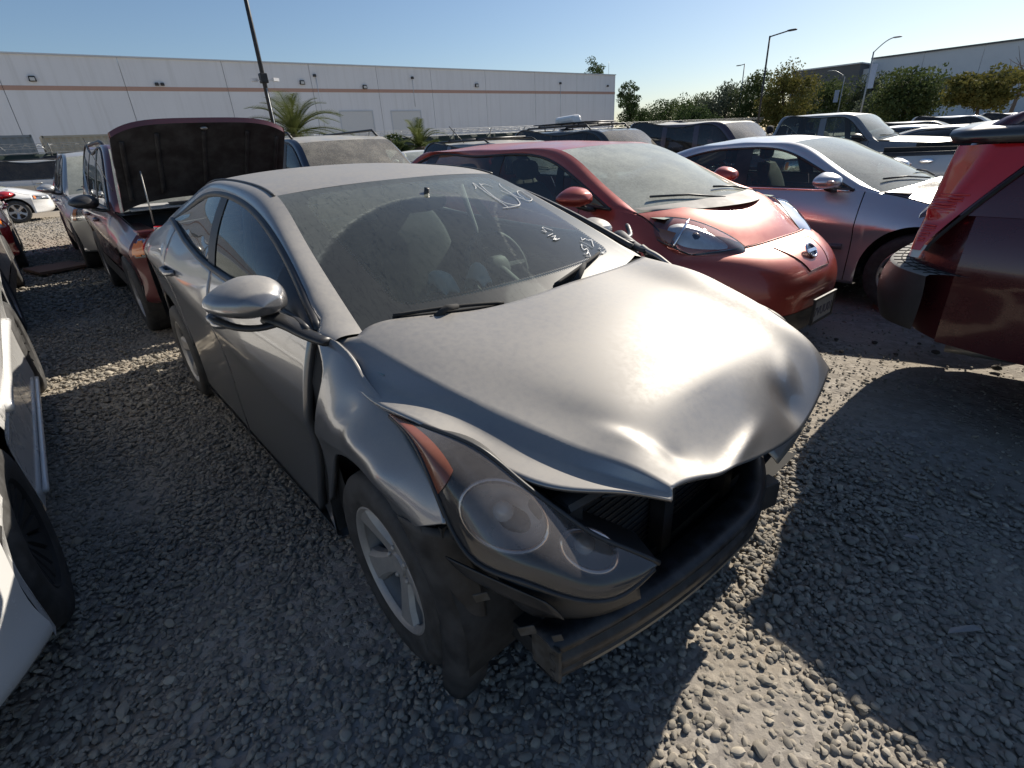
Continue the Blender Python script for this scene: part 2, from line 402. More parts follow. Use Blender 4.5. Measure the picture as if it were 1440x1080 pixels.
def add_wheel(root, x, s, R, w, rim, style, rmat, yout, steer=0., spin=0., z=None):
    tm, rm, bm = wheel_meshes(R, w, rim, style, rmat)
    t = link(bpy.data.objects.new('wheel', tm), root)
    t.location = (x, s*(yout-w/2), R-.012 if z is None else z); t.rotation_euler = (0, spin, (math.pi if s > 0 else 0)+steer)
    link(bpy.data.objects.new('rim', rm), t); link(bpy.data.objects.new('brake_disc', bm), t)
    return t
def liners(S, root, S_y=.52):
    for ac in S.axles:
        for s in (1, -1):
            th = np.linspace(-.25, math.pi+.25, 19); r = S.Ra+.012; P = []
            for a in th:
                x = ac+r*math.cos(a); z = S.R+r*math.sin(a)
                P.append([(x, S_y, z), (x, float(side_y(S, ac, S.R+S.Ra))-.03, z)])
            patch('wheel_well', mir(P, s), LINER, root)
            inner = [[(ac, S_y, S.R)]*len(th), [p[0] for p in P]]
            patch('wheel_well', mir(np.swapaxes(np.array(inner), 0, 1), s), LINER, root)

def seat_meshes(mat):
    k = 'seat_'+mat.name
    if k in WHEELS: return WHEELS[k]
    m = MB()
    c = []
    for x, z, wd, th in ((.25, .30, .24, .07), (.0, .29, .25, .08), (-.20, .30, .25, .09), (-.30, .42, .25, .09), (-.36, .62, .255, .08), (-.44, .86, .21, .06), (-.47, .93, .17, .04)):
        ang = 0 if x > -.1 else (.8 if x > -.25 else 1.35)
        n = np.array([-math.sin(ang), 0, math.cos(ang)]); row = []
        for q in np.linspace(0, 2*np.pi, 17):
            cy = np.sign(math.cos(q))*abs(math.cos(q))**.55; cz = np.sign(math.sin(q))*abs(math.sin(q))**.6
            lift = .035*max(0, abs(cy)-.62)/.38*(cz > 0)
            row.append(np.array([x, wd*cy, z])+n*(th*cz+lift))
        c.append(row)
    c = np.array(c); P = nspline(chord(c.mean(axis=1)), c, np.linspace(0, 1, 26)); m.grid(P)
    m.add(P[0, :-1], [tuple(range(16))]); m.add(P[-1, :-1], [tuple(range(16))])
    o = m.build('seat', mat, None, smooth=True, angle=60); a = o.data; bpy.data.objects.remove(o)
    m = MB(); m.ell((-.50, 0, 1.055), (.055, .13, .085), 20, 12, 3.0)
    o = m.build('headrest', mat, None, smooth=True); b = o.data; bpy.data.objects.remove(o)
    m = MB(); m.tube([(-.47, -.06, .90), (-.50, -.06, 1.02), (-.505, 0, 1.03), (-.50, .06, 1.02), (-.47, .06, .90)], .006, 8)
    o = m.build('headrest_post', CHROME, None, smooth=True); d = o.data; bpy.data.objects.remove(o)
    WHEELS[k] = (a, b, d); return WHEELS[k]
def add_seat(root, x, y, z, mat, sc=1.0):
    a, b, d = seat_meshes(mat); o = link(bpy.data.objects.new('seat', a), root); o.location = (x, y, z); o.scale = (sc,)*3
    link(bpy.data.objects.new('headrest', b), o); link(bpy.data.objects.new('headrest_post', d), o); return o
def steering(root, x, y, z, mat=DASHD, tilt=.45):
    m = MB(); a = np.linspace(0, 2*np.pi, 33); R3 = roty(-tilt)
    m.tube((np.stack([0*a, .185*np.cos(a), .185*np.sin(a)], 1))@R3.T+np.array((x, y, z)), .016, 8, cap=False)
    m.ell((x, y, z), (.04, .075, .065), 14, 8, 2.6, R3)
    for q in (0, math.pi, -math.pi/2):
        m.tube(np.array([(0, 0, 0), (0, .18*math.cos(q), .18*math.sin(q))])@R3.T+np.array((x, y, z)), .017, 6)
    m.tube([(x, y, z), (x+.35, y, z-.16)], .03, 8)
    return m.build('steering_wheel', mat, root, smooth=True, angle=50)
def interior(S, root, seat=SEATD, dash=DASHD, rear=True):
    hw = S.hw-.10; xe = S.xwb; m = MB()
    xr = -S.wb-.25
    m.box(((xe+xr)/2, 0, .30), (xe-xr, 2*hw, .06)); m.box((xe-.08, 0, .55), (.06, 2*hw-.1, .45)); m.box((xr, 0, .62), (.06, 2*hw, .64))
    for q in (1, -1): m.box(((xe-.5+xr)/2, q*(hw-.03), .58), (xe-.5-xr, .04, .56))
    m.build('floor_pan', CARPET, root)
    zb = S.zcowl-.045
    ctrl = [[(xe+.20, y, zb-.01), (xe-.05, y, zb+.0), (xe-.32, y, zb-.02-.01*abs(y)), (xe-.45, y, zb-.09), (xe-.44, y, zb-.30), (xe-.30, y, zb-.45)] for y in (-hw*.94, -hw*.5, -.1, .1, hw*.5, hw*.94)]
    patch('dashboard', net(ctrl, 24, 20), dash, root)
    for q in (.37, -.37): add_seat(root, S.xwb-1.02, q*S.hw/.88, .27*S.seat_k, seat, S.seat_k)
    if rear:
        for q in (.36, -.36): add_seat(root, S.xwb-1.95, q*S.hw/.88, .29*S.seat_k, seat, .96*S.seat_k)
    steering(root, xe-.62, .37*S.hw/.88, zb-.03)

def mirror_part(root, x, y, z, s, mat, sz=1.0, base=BLACKP, stalk=True):
    """door mirror, its face looking back"""
    P = []
    for t, hy, hz in ((0, .098, .046), (.02, .110, .060), (.06, .112, .064), (.11, .096, .054), (.148, .066, .038), (.166, .030, .018), (.171, .0005, .0005)):
        row = []
        for q in np.linspace(0, 2*np.pi, 21):
            cy = np.sign(math.cos(q))*abs(math.cos(q))**.75; cz = np.sign(math.sin(q))*abs(math.sin(q))**.75
            row.append((t*sz, (hy*cy-.02*t/.17)*sz, (hz*cz)*sz))
        P.append(row)
    P = net(P, 16, 41); yn = P[..., 1]/(.11*sz); P[..., 2] *= (1-.42*np.clip(yn+.1, 0, 1)**1.3)*np.where(P[..., 2] < 0, .80, 1.12); P[..., 2] += .004*yn; P = P+np.array((x, y, z)); o = patch('mirror', mir(P, s), mat, root)
    m = MB(); m.ell((x+.012*sz, y, z), (.006, .098*sz, .05*sz), 20, 6); V = np.concatenate(m.V); m.V = [mir(V, s)]; m.build('mirror_glass', CHROME, o, smooth=True)
    if stalk:
        m = MB(); m.tube(mir([(x+.06, y-.05*sz, z-.05*sz), (x+.08, y-.12*sz, z-.075*sz), (x+.1, y-.19*sz, z-.08*sz)], s), [.03, .028, .035], 10, flat=.6); m.build('mirror_arm', base, o, smooth=True)
    return o
def handle(root, S, x, z, s, mat):
    m = MB(); y = float(side_y(S, x, z)); L = .10
    P = [(x-L, y-.004, z+.0), (x-L*.8, y+.022, z), (x, y+.032, z), (x+L*.8, y+.024, z), (x+L, y-.004, z)]
    m.tube(mir(curve3(P, 14), s), [.012]+[.013]*12+[.012], 8, flat=1.3); return m.build('door_handle', mat, root, smooth=True)
def plate(root, c, n=(1, 0), w=.305, h=.155, col=(.70, .70, .68), frame=True, text=None):
    a = math.atan2(n[1], n[0]); R3 = rotz(a); m = MB(); m.box(c, (.006, w, h), R3)
    o = m.build('license_plate', plain('plate_%.2f' % col[0], col, .5, var=.4, scale=30), root, bevel=.002)
    if frame:
        m = MB()
        for dy, dz, ww, hh in ((0, h/2, w+.03, .016), (0, -h/2, w+.03, .016), (w/2, 0, .016, h), (-w/2, 0, .016, h)):
            m.box(np.array(c)+R3@np.array((.001, dy, dz)), (.014, ww, hh), R3)
        m.build('plate_frame', BLACKP, o)
    if text: letters(text, .085, np.array(c)+R3@np.array((.0045, 0, -.012)), a, plain('plate_digits', (.03, .035, .08), .5), o, w*.86)
    return o
def letters(txt, size, c, yaw, mat, parent, width=None, name='lettering', tilt=0., depth=.0008):
    cu = bpy.data.curves.new(name, 'FONT'); cu.body = txt; cu.size = size; cu.align_x = 'CENTER'; cu.align_y = 'CENTER'; cu.extrude = depth
    o = bpy.data.objects.new(name, cu); COL.objects.link(o); bpy.context.view_layer.update()
    me = bpy.data.meshes.new_from_object(o.evaluated_get(bpy.context.evaluated_depsgraph_get())); bpy.data.objects.remove(o)
    me.materials.clear(); me.materials.append(mat); o = link(bpy.data.objects.new(name, me), parent)
    if width:
        xs = [v.co.x for v in me.vertices]; k = width/max(1e-6, max(xs)-min(xs)); o.scale = (k, 1, 1)
    o.location = c; o.rotation_euler = (math.pi/2-tilt, 0, yaw+math.pi/2)
    return o

def make_spec(wb=2.7, R=.32, fo=.88, ro=.95, hw=.88, zr=.22, zcf=.66, zcr=.90, belt_f=.98, belt_r=1.04, fend=.74, nose=.70, cowl=.99,
              xwb=-.2, xwt=-1.05, xrt=-2.45, xrb=-3.1, header=1.33, roof=1.40, roofr=1.35, yroof=.56, deck=1.03, tail=None, inset=.08, rail=.09,
              Ra=None, a=.3, under=.03, bow=.18, noseprof=None, tailprof=None, winrear=None, seat_k=1.0, nose_w=.97, bpw=3.2):
    S = Spec(); S.wb, S.R, S.fo, S.ro, S.hw, S.xwb, S.xrb, S.a, S.under = wb, R, fo, ro, hw, xwb, xrb, a, under
    S.Ra = Ra or R+.055; S.axles = [0., -wb]; S.seat_k = seat_k; S.yroof = yroof; S.bpw = bpw; S.xwt, S.xrt = xwt, xrt
    S.xf = S.Ra+.05; xt = -(wb+ro); S.xt = xt; S.xr = min(-(wb+S.Ra+.05), xt+.30); S.zcowl = cowl
    S.W = pchip([(xt, hw*.93), (S.xr, hw*.975), (-wb, hw), (-wb*.5, hw), (0, hw), (S.xf, hw*nose_w), (fo, hw*.93)])
    S.zc = pchip([(xt, zcr), (-wb+.3, zcr-.02), (-.3, zcf), (fo, zcf-.02)])
    S.zr = pchip([(xt, zr+.12), (S.xr, zr+.05), (-wb, zr), (0, zr), (S.xf, zr), (fo, zr)])
    xwin = winrear if winrear is not None else xrb+.35
    S.zt = pchip([(xt, deck-.03), (xrb, deck+.0), (xwin, belt_r), (-wb*.5, (belt_f+belt_r)/2-.01), (xwb-.2, belt_f), (xwb, belt_f-.02), (S.xf, fend), (fo, fend-.04)])
    S.Yt = pchip([(xt, hw*.86), (xrb, hw-inset-.06), (xwin, hw-inset-.02), (-wb*.5, hw-inset), (xwb-.2, hw-inset-.005), (xwb, hw-inset-.02), (S.xf, hw-inset-.05), (fo, hw-.2)])
    f = lambda x: (x, float(S.Yt(x)), float(S.zt(x)))
    b = f(xwb); e = f(xrb); ib = (b[0], b[1]-.045, b[2]); ie = (e[0], e[1]-.05, e[2]+.01)
    mid = (xwt+xrt)/2
    lerp = lambda p, q, t, dz=0: tuple(p[i]*(1-t)+q[i]*t+(dz if i == 2 else 0) for i in range(3))
    wt = (xwt, yroof, header); rt = (xrt, yroof-.015, roofr)
    S.IR = np.array([ib, lerp(ib, wt, .5, .012), wt, ((xwt+mid)/2, yroof+.005, max(header, roof-.045)+.0), (mid, yroof, roof-.035), ((xrt+mid)/2, yroof, max(roofr, roof-.05)), rt, lerp(rt, ie, .5, .012), ie])
    fw_ = (xwb-.18, float(S.Yt(xwb-.18)), float(S.zt(xwb-.18))); rw = (xwin, float(S.Yt(xwin)), float(S.zt(xwin)))
    ty = yroof+.045; dz = rail*.62
    S.OR = np.array([fw_, lerp(fw_, (xwt-.10, ty+.01, header-dz), .5, .02), (xwt-.10, ty+.012, header-dz), (mid, ty+.005, roof-.035-dz), (xrt+.06, ty, roofr-dz-.01), lerp((xrt+.06, ty, roofr-dz-.01), rw, .5, .015), rw])
    S.wtf = nspline(chord(S.IR), S.IR, np.array([0.])); S.header, S.roof, S.roofr, S.deck, S.cowl, S.nose, S.bow = header, roof, roofr, deck, cowl, nose, bow
    S.noseprof = noseprof or [(nose, fo-.06), (nose-.08, fo-.01), (nose-.2, fo), (.42, fo+.01), (.30, fo-.01), (zr+.02, fo-.07)]
    S.tailprof = tailprof or [(deck, xt+.04), (deck-.12, xt+.01), (.62, xt+.02), (.52, xt-.02), (.35, xt-.01), (zr+.06, xt+.05)]
    return S
def orfun(S):
    q = curve3(S.OR, 80); q = q[np.argsort(q[:, 0])]; return pchip(list(zip(q[:, 0], q[:, 1]))), pchip(list(zip(q[:, 0], q[:, 2]))), q[0, 0], q[-1, 0]
def gh_point(S, fy, fz, x, t, off=0.):
    zb, yb = S.zt(x), S.Yt(x); y = yb+(fy(x)-yb)*t+.018*np.sin(np.pi*t)+off; z = zb+(fz(x)-zb)*t
    return np.stack([x, y, z], -1)
def window(S, F, x0b, x0t, x1b, x1t, t0=.02, t1=.98, off=0., nu=18, nv=10):
    fy, fz, lo, hi = F; T = np.linspace(t0, t1, nv)[None, :]; U = np.linspace(0, 1, nu)[:, None]
    X = (x0b+(x0t-x0b)*T)*(1-U)+(x1b+(x1t-x1b)*T)*U; X = np.clip(X, lo+.004, hi-.004); return gh_point(S, fy, fz, X, T+0*X, off)
def subrange(V, x0, x1, n):
    """portion of a 3-d curve between two x values"""
    q = curve3(V, 400); i0 = np.argmin(abs(q[:, 0]-x0)); i1 = np.argmin(abs(q[:, 0]-x1)); s = q[min(i0, i1):max(i0, i1)+1]
    if i0 > i1: s = s[::-1]
    return s[np.linspace(0, len(s)-1, n).astype(int)]

def car(name, label, cat, loc, rz, col, S, doors=((-.35, -1.32), (-1.32, -2.3)), pillars=None, glassm=(None, None, None), wheel=('five', ALLOY, .21), wheels=True,
        headlamp=None, grille=None, intake=None, tail=None, seat=SEATD, dash=DASHD, group='cars parked in the yard', mirrors=True, mirror_z=None, handles=True,
        platef=None, plater=None, cladding=None, hoodup=None, rack=None, extra=None, trim=BLACKP, wipers=True, rear_pane=True, roof_mat=None, tw=.21, bed=False, interior_on=True, hoodpw=2.6):
    root = thing(name, label, cat, loc, rz, group); F = orfun(S); S.F = F
    gs, gr, gw = glassm; gs = gs or G_SIDE; gr = gr or gs; gw = gw or G_WS
    segs = [('front_fender', doors[0][0]+.004, S.xf)]+[('door', b+.004, a-.004) for a, b in doors]+[('quarter_panel', S.xr, doors[-1][1]-.004)]
    for s in (1, -1):
        for nm, a, b in segs:
            P = side_panel(S, a, b, 22, (7, 7), bot=(lambda x: cladding(x)) if cladding else None)
            patch(nm, mir(P, s), col, root, .0)
            if cladding:
                P = side_panel(S, a, b, 22, (4, 4), top=lambda x: np.maximum(cladding(x)-.004, S.zr(x)+.01)); P[..., 1] += .008
                patch('cladding', mir(P, s), BLACKP, root)
        # rocker turned under
        xs = np.linspace(-S.wb+S.Ra, -S.Ra, 16); y = side_y(S, xs, S.zr(xs)); P = np.stack([np.stack([xs, y-d, S.zr(xs)-e], 1) for d, e in ((0, 0), (.02, .03), (.12, .035))], 1)
        patch('rocker_panel', mir(P, s), col if not cladding else BLACKP, root)
    liners(S, root)
    # front bumper, hood
    xf = S.xf; zt = float(S.zt(xf)); Y = float(S.Yt(xf))
    sideb = [(xf, Y, zt)]; cenb = []
    for i, (z, x) in enumerate(S.noseprof):
        cenb.append((x, 0, z))
        if i: zz = zt+(S.noseprof[-1][0]-zt)*(S.noseprof[0][0]-z)/(S.noseprof[0][0]-S.noseprof[-1][0]); sideb.append((xf, float(side_y(S, xf, zz)), zz))
    sideb.append((xf, sideb[-1][1]-.07, sideb[-1][2]-.03)); cenb.append((cenb[-1][0]-.09, 0, cenb[-1][2]-.03))
    fb = capfun(np.array(sideb), np.array(cenb), S.bpw, 2.0); S.fb = fb
    patch('front_bumper', capgrid(fb, 57, 22), col, root)
    xs = np.linspace(S.xwb, xf, 8); hs = np.stack([xs, S.Yt(xs), S.zt(xs)], 1)
    hx = np.linspace(S.xwb+S.bow, S.noseprof[0][1], 8); tt = np.linspace(0, 1, 8)
    hz = S.cowl+(S.nose-S.cowl)*(.55*tt+.45*tt**2.2); hc = np.stack([hx, 0*hx, hz], 1)
    fh = capfun(hs, hc, hoodpw, 2.2); S.fh = fh
    if hoodup is None: S.hood_obj = patch('hood', capgrid(fh, 33, 22), col, root)
    for s in (1, -1):
        m = MB(); e = fh(np.full(24, .985*s), np.linspace(.02, .97, 24))+np.array((0, 0, .0015)); m.tube(e, .0045, 4); m.build('panel_gap', BLACKM, root)
    m = MB(); e = fb(np.linspace(-.96, .96, 40), np.full(40, .012))+np.array((.002, 0, .002)); m.tube(e, .0045, 4); m.build('panel_gap', BLACKM, root)
    # cowl strip
    IRw = subrange(S.IR, S.xwb, S.xwt, 12)
    tbase = np.linspace(0, 1, 12); cw = np.stack([S.xwb+S.bow-.02+(S.xwt+.02-S.xwb-S.bow+.02)*tbase, 0*tbase, S.cowl-.01+(S.header+.018-S.cowl+.01)*tbase+.025*np.sin(np.pi*tbase)], 1)
    fws = capfun(IRw, cw, 2.0, 2.0); S.fws = fws
    patch('windshield', capgrid(fws, 25, 14, ease=False), gw, root)
    # roof
    IRr = subrange(S.IR, S.xwt, S.xrt, 20); xx = np.linspace(S.xwt+.02, S.xrt-.02, 20); fz = pchip([(S.xwt+.02, S.header+.018), ((S.xwt*2+S.xrt)/3, S.roof), ((S.xwt+2*S.xrt)/3, S.roof), (S.xrt-.02, S.roofr+.02)])
    fr = capfun(IRr, np.stack([xx, 0*xx, fz(xx)], 1), 2.0, 2.2); S.fr = fr
    patch('roof', capgrid(fr, 25, 22, ease=False), roof_mat or col, root)
    # rear window, deck, rear bumper
    IRb = subrange(S.IR, S.xrt, S.xrb, 12); cb = np.stack([S.xrt-.02+(S.xrb-.10-S.xrt+.02)*tbase, 0*tbase, S.roofr+.02+(S.deck+.012-S.roofr-.02)*tbase+.02*np.sin(np.pi*tbase)], 1)
    if S.xrb-.10 < S.xt+.03: cb[:, 0] = S.xrt-.02+(S.xt+.02-S.xrt+.02)*tbase
    frw = capfun(IRb, cb, 2.0, 2.0); S.frw = frw
    patch('rear_window', capgrid(frw, 21, 12, ease=False), gr, root)
    xr = S.xr; zt2 = float(S.zt(xr)); sided = [(xr, float(S.Yt(xr)), zt2)]; cend = []
    for i, (z, x) in enumerate(S.tailprof):
        cend.append((x, 0, z))
        if i: zz = zt2+(S.tailprof[-1][0]-zt2)*(S.tailprof[0][0]-z)/(S.tailprof[0][0]-S.tailprof[-1][0]); sided.append((xr, float(side_y(S, xr, zz)), zz))
    fbr = capfun(np.array(sided), np.array(cend), 4.0, 2.0); S.fbr = fbr
    patch('rear_bumper', capgrid(fbr, 37, 16), col, root)
    if not bed:
        xs = np.linspace(S.xrb, xr, 6); ds = np.stack([xs, S.Yt(xs), S.zt(xs)], 1); dx = np.linspace(cb[-1, 0], S.tailprof[0][1], 6); dc = np.stack([dx, 0*dx, np.linspace(cb[-1, 2], S.tailprof[0][0], 6)], 1)
        patch('trunk_lid', capgrid(capfun(ds, dc, 3.0, 2.0), 25, 8), col, root)
    # rails, glass, pillars
    A = curve3(S.IR, 70); B = curve3(S.OR, 70)
    C = np.concatenate([B, np.stack([(lambda x: np.stack([x, S.Yt(x), S.zt(x)], 1))(np.linspace(S.OR[-1][0], S.xrb, 12))[1:]], 0).reshape(-1, 3)]); C = np.concatenate([(lambda x: np.stack([x, S.Yt(x), S.zt(x)], 1))(np.linspace(S.xwb, S.OR[0][0], 6))[:-1], C])
    C = curve3(C, 70)
    for s in (1, -1):
        W_ = np.linspace(0, 1, 7)[None, :, None]; P = A[:, None]*(1-W_)+C[:, None]*W_; P[..., 1:] += (.014*np.sin(np.pi*np.linspace(0, 1, 7)))[None, :, None]
        patch('roof_rail', mir(P, s), col, root)
    lo, hi = F[2], F[3]
    pl = pillars or [(doors[0][1], doors[0][1]-.08, .11, trim)]
    edges = [hi]+[p for p in pl]+[lo]
    for s in (1, -1):
        prev = (hi, hi)
        for (xb, xt_, w, m) in pl:
            P = window(S, F, xb-w/2, xt_-w/2, xb+w/2, xt_+w/2, 0, 1, .004, 5, 10); patch('pillar', mir(P, s), m, root)
            P = window(S, F, xb+w/2-.01, xt_+w/2-.01, prev[0], prev[1], 0., 1.); patch('side_window', mir(P, s), gs, root)
            prev = (xb-w/2+.01, xt_-w/2+.01)
        P = window(S, F, lo, lo, prev[0], prev[1], 0., 1.); patch('side_window', mir(P, s), gr, root)
        # black surround along belt and window arch
        m = MB(); xs = np.linspace(getattr(S, 'trimlo', lo), hi, 50); m.tube(mir(np.stack([xs, S.Yt(xs)+.006, S.zt(xs)+.006], 1), s), .012, 6); q = curve3(S.OR, 50)+np.array((0, .004, 0)); m.tube(mir(q, s), .010, 6)
        m.build('window_trim', trim, root, smooth=True)
        if mirrors:
            mz = mirror_z or float(S.zt(S.xwb-.25))+.075; mirror_part(root, S.xwb-.42, float(S.Yt(S.xwb-.3))+.17, mz, s, mirrors if not isinstance(mirrors, bool) else col, 1.05)
        if handles:
            for a, b in doors: handle(root, S, b+.16, float(S.zt(b+.16))-.13, s, col)
        if wheels:
            for ac in S.axles: add_wheel(root, ac, s, S.R, tw, wheel[2], wheel[0], wheel[1], float(S.W(ac))-.012, spin=random.random()*6)
    if headlamp:
        for s in (1, -1):
            P = mir(subpatch(fb, *headlamp, off=.008), s); o = patch('headlight', P, LENS, root); Q = mir(subpatch(fb, *headlamp, off=.002), s); patch('reflector', Q, REFL, o)
            u0, u1, v0, v1 = headlamp; patch('turn_signal', mir(subpatch(fb, u1-.05, u1-.01, v0+.03, v1-.02, off=.0095, nu=5, nv=5), s), AMBER, o)
    if grille:
        o = patch('grille', subpatch(fb, *grille[:4], off=.004), BLACKP, root); n = grille[4]
        for i in range(n):
            v = grille[2]+(grille[3]-grille[2])*(i+.5)/n; patch('grille_bar', subpatch(fb, grille[0], grille[1], v-.010, v+.010, off=lambda A, B: .018-.012*np.abs(2*B-1), nu=14, nv=5), grille[5], o)
    if intake: patch('air_intake', subpatch(fb, *intake, off=.003), BLACKM, root)
    if platef is not None: plate(root, (S.fo+.035, 0, platef), (1, 0))
    if tail:
        for s in (1, -1):
            o = patch('taillight', mir(subpatch(fbr, *tail, off=.009), s), REDL, root)
    if plater is not None: plate(root, (S.xt-.03, 0, plater), (-1, 0))
    if wipers:
        for y0, y1 in ((-.05, -.55), (.55, .02)):
            p0 = fws(np.array(y0/.7), np.array(.02)); p1 = fws(np.array(y1/.7), np.array(.14)); m = MB(); m.tube([p0+np.array((.02, 0, .012)), (p0+p1)/2+np.array((.012, 0, .03)), p1+np.array((.008, 0, .018))], .008, 6); m.build('wiper', BLACKP, root, smooth=True)
    if interior_on: interior(S, root, seat, dash)
    if extra: extra(root, S)
    return root

# ------------------------------------------------------------------ ground
def ground_mat():
    t = NT('gravel_lot'); co = t.co(); big = t.noise(co, .35, 6, .6); mid = t.noise(co, 3.2, 6, .65); fine = t.noise(co, 110, 5, .75)
    v = t.vor(co, 26, 'Distance'); vc = t.vor(co, 26, 'Color'); sv = t.n('SeparateColor'); t.l(vc, sv.inputs[0])
    dirt = t.mix(mid, (.20, .17, .135), (.36, .315, .255)); dirt = t.mix(t.ramp(fine, .35, .7, 0, .45), dirt, (.42, .385, .32))
    stone = t.mix(sv.outputs[0], (.20, .185, .17), (.40, .37, .33))
    c = t.mix(t.ramp(big, .42, .60), dirt, stone)
    h = t.math('ADD', t.math('MULTIPLY', t.ramp(v, 0, .5, 1, 0), t.ramp(big, .40, .60, .35, 1)), t.math('MULTIPLY', fine, .6))
    return t.done(t.pbr(Base_Color=c, Roughness=.95, Normal=t.bump(h, .6, .010), Specular_IOR_Level=.15))
def ground():
    n = 120; xs = np.concatenate([np.linspace(-420, -14, 40), np.linspace(-13, 5, 130), np.linspace(6, 60, 20)]); ys = np.concatenate([np.linspace(-150, -6, 20), np.linspace(-5, 9, 100), np.linspace(10, 300, 40)])
    X, Y = np.meshgrid(xs, ys, indexing='ij'); near = np.exp(-((X+2)/9)**2-((Y-1)/6)**2)
    Z = -.012+near*(.010*np.sin(X*2.3+1.1*np.sin(Y*1.7))*np.cos(Y*2.9+X)+.006*np.sin(X*6.1+Y*3.3)*np.sin(Y*5.7))
    o = mesh('ground', np.stack([X, Y, Z], 2).reshape(-1, 3), gridF(len(xs), len(ys)), ground_mat()); o['kind'] = 'structure'; return o
ground()
def gravel():
    t = NT('gravel_stone'); oi = t.n('ObjectInfo'); co = t.co(); n = t.noise(co, 30, 4, .6)
    rnd = oi.outputs['Random']
    cr = t.n('ValToRGB'); t.l(rnd, cr.inputs[0]); e = cr.color_ramp.elements; e[0].position = 0; e[0].color = (.150, .139, .123, 1); e[1].position = 1; e[1].color = (.44, .40, .335, 1)
    for p_, c_ in ((.35, (.21, .193, .168, 1)), (.7, (.31, .28, .235, 1)), (.93, (.33, .29, .235, 1))):
        k = e.new(p_); k.color = c_
    c = t.mix(t.ramp(n, .3, .75, 0, .45), cr.outputs[0], (.36, .33, .27))
    mat = t.done(t.pbr(Base_Color=c, Roughness=.85, Specular_IOR_Level=.25, Normal=t.bump(n, .35, .004)))
    col = bpy.data.collections.new('stone_shapes')
    import bmesh
    for i in range(9):
        bm = bmesh.new(); bmesh.ops.create_icosphere(bm, subdivisions=2, radius=1); r = np.random.default_rng(50+i)
        pl = r.normal(size=(15, 3)); pl /= np.linalg.norm(pl, axis=1)[:, None]; dd = r.uniform(.60, .88, 15); sc = np.array((r.uniform(.9, 1.25), r.uniform(.65, .95), r.uniform(.42, .68)))
        for v in bm.verts:
            p = np.array(v.co); 
            for q, d in zip(pl, dd):
                k = p@q
                if k > d: p = p-q*(k-d)*.97
            v.co = p*sc
        me = bpy.data.meshes.new('stone'); bm.to_mesh(me); bm.free(); me.polygons.foreach_set('use_smooth', [True]*len(me.polygons)); me.set_sharp_from_angle(angle=R_(27)); me.materials.append(mat)
        col.objects.link(bpy.data.objects.new('stone', me))
    # scatter: thick near the camera, thinner with distance; thin over the trodden dirt on the right
    def dirt(x, y):
        a = 1/(1+np.exp(-(y-1.55+.2*(x-.5))*3.5))*1/(1+np.exp(-(x+1.2)*3)); b = np.exp(-((x-1.0)/.30)**2-((y+.42)/.16)**2); return np.clip(a+.3*b, 0, 1)
    pts, scl = [], []
    for x0, x1, y0, y1, dens, s0, s1 in ((-2.6, 2.1, -2.3, 1.2, 4600, .0068, .0185), (-.6, 2.4, 1.2, 3.6, 3000, .006, .017), (-6, -2.6, -2.3, -.55, 2200, .009, .022), (-12, -6, -2.6, -.6, 700, .014, .030), (-22, -12, -3, 0, 120, .015, .03), (-1.5, 2.4, 3.6, 5.5, 300, .012, .022), (-2.6, 1, -3.4, -2.2, 500, .012, .026)):
        n = int((x1-x0)*(y1-y0)*dens); x = RNG.uniform(x0, x1, n); y = RNG.uniform(y0, y1, n); d = dirt(x, y)
        k = RNG.random(n) > d*.90; patchy = .5+.5*np.sin(x*3.1+2*np.sin(y*2.3))*np.sin(y*3.7+x); k &= RNG.random(n) > .12*patchy
        s = s0+(s1-s0)*RNG.random(n)**1.7; big = RNG.random(n) < .03; s = np.where(big, s*1.5, s); s = s*np.where(d > .5, .72, 1)
        pts.append(np.stack([x, y, s*RNG.uniform(-.25, .45, n)-.006], 1)[k]); scl.append(s[k])
    P = np.concatenate(pts); s = np.concatenate(scl); me = bpy.data.meshes.new('gravel'); me.vertices.add(len(P)); me.vertices.foreach_set('co', P.ravel())
    at = me.attributes.new('scl', 'FLOAT', 'POINT'); at.data.foreach_set('value', s)
    rt = me.attributes.new('rot', 'FLOAT_VECTOR', 'POINT'); rt.data.foreach_set('vector', np.stack([RNG.normal(0, .28, len(P)), RNG.normal(0, .28, len(P)), RNG.uniform(0, 6.28, len(P))], 1).ravel())
    o = link(bpy.data.objects.new('gravel', me)); o['kind'] = 'stuff'; o['label'] = 'loose grey crushed gravel covering the lot'; o['category'] = 'gravel'
    ng = bpy.data.node_groups.new('scatter', 'GeometryNodeTree'); ng.interface.new_socket('Geometry', in_out='INPUT', socket_type='NodeSocketGeometry'); ng.interface.new_socket('Geometry', in_out='OUTPUT', socket_type='NodeSocketGeometry')
    N = ng.nodes; gi = N.new('NodeGroupInput'); go = N.new('NodeGroupOutput'); m2p = N.new('GeometryNodeMeshToPoints'); ip = N.new('GeometryNodeInstanceOnPoints'); ci = N.new('GeometryNodeCollectionInfo')
    ci.inputs['Collection'].default_value = col; ci.inputs['Separate Children'].default_value = True; ci.inputs['Reset Children'].default_value = True
    a1 = N.new('GeometryNodeInputNamedAttribute'); a1.data_type = 'FLOAT'; a1.inputs[0].default_value = 'scl'; a2 = N.new('GeometryNodeInputNamedAttribute'); a2.data_type = 'FLOAT_VECTOR'; a2.inputs[0].default_value = 'rot'
    ip.inputs['Pick Instance'].default_value = True; L = ng.links.new
    L(gi.outputs[0], m2p.inputs['Mesh']); L(m2p.outputs[0], ip.inputs['Points']); L(ci.outputs[0], ip.inputs['Instance']); L(a1.outputs[0], ip.inputs['Scale'])
    e2r = N.new('FunctionNodeEulerToRotation'); L(a2.outputs[0], e2r.inputs[0]); L(e2r.outputs[0], ip.inputs['Rotation']); L(ip.outputs[0], go.inputs[0])
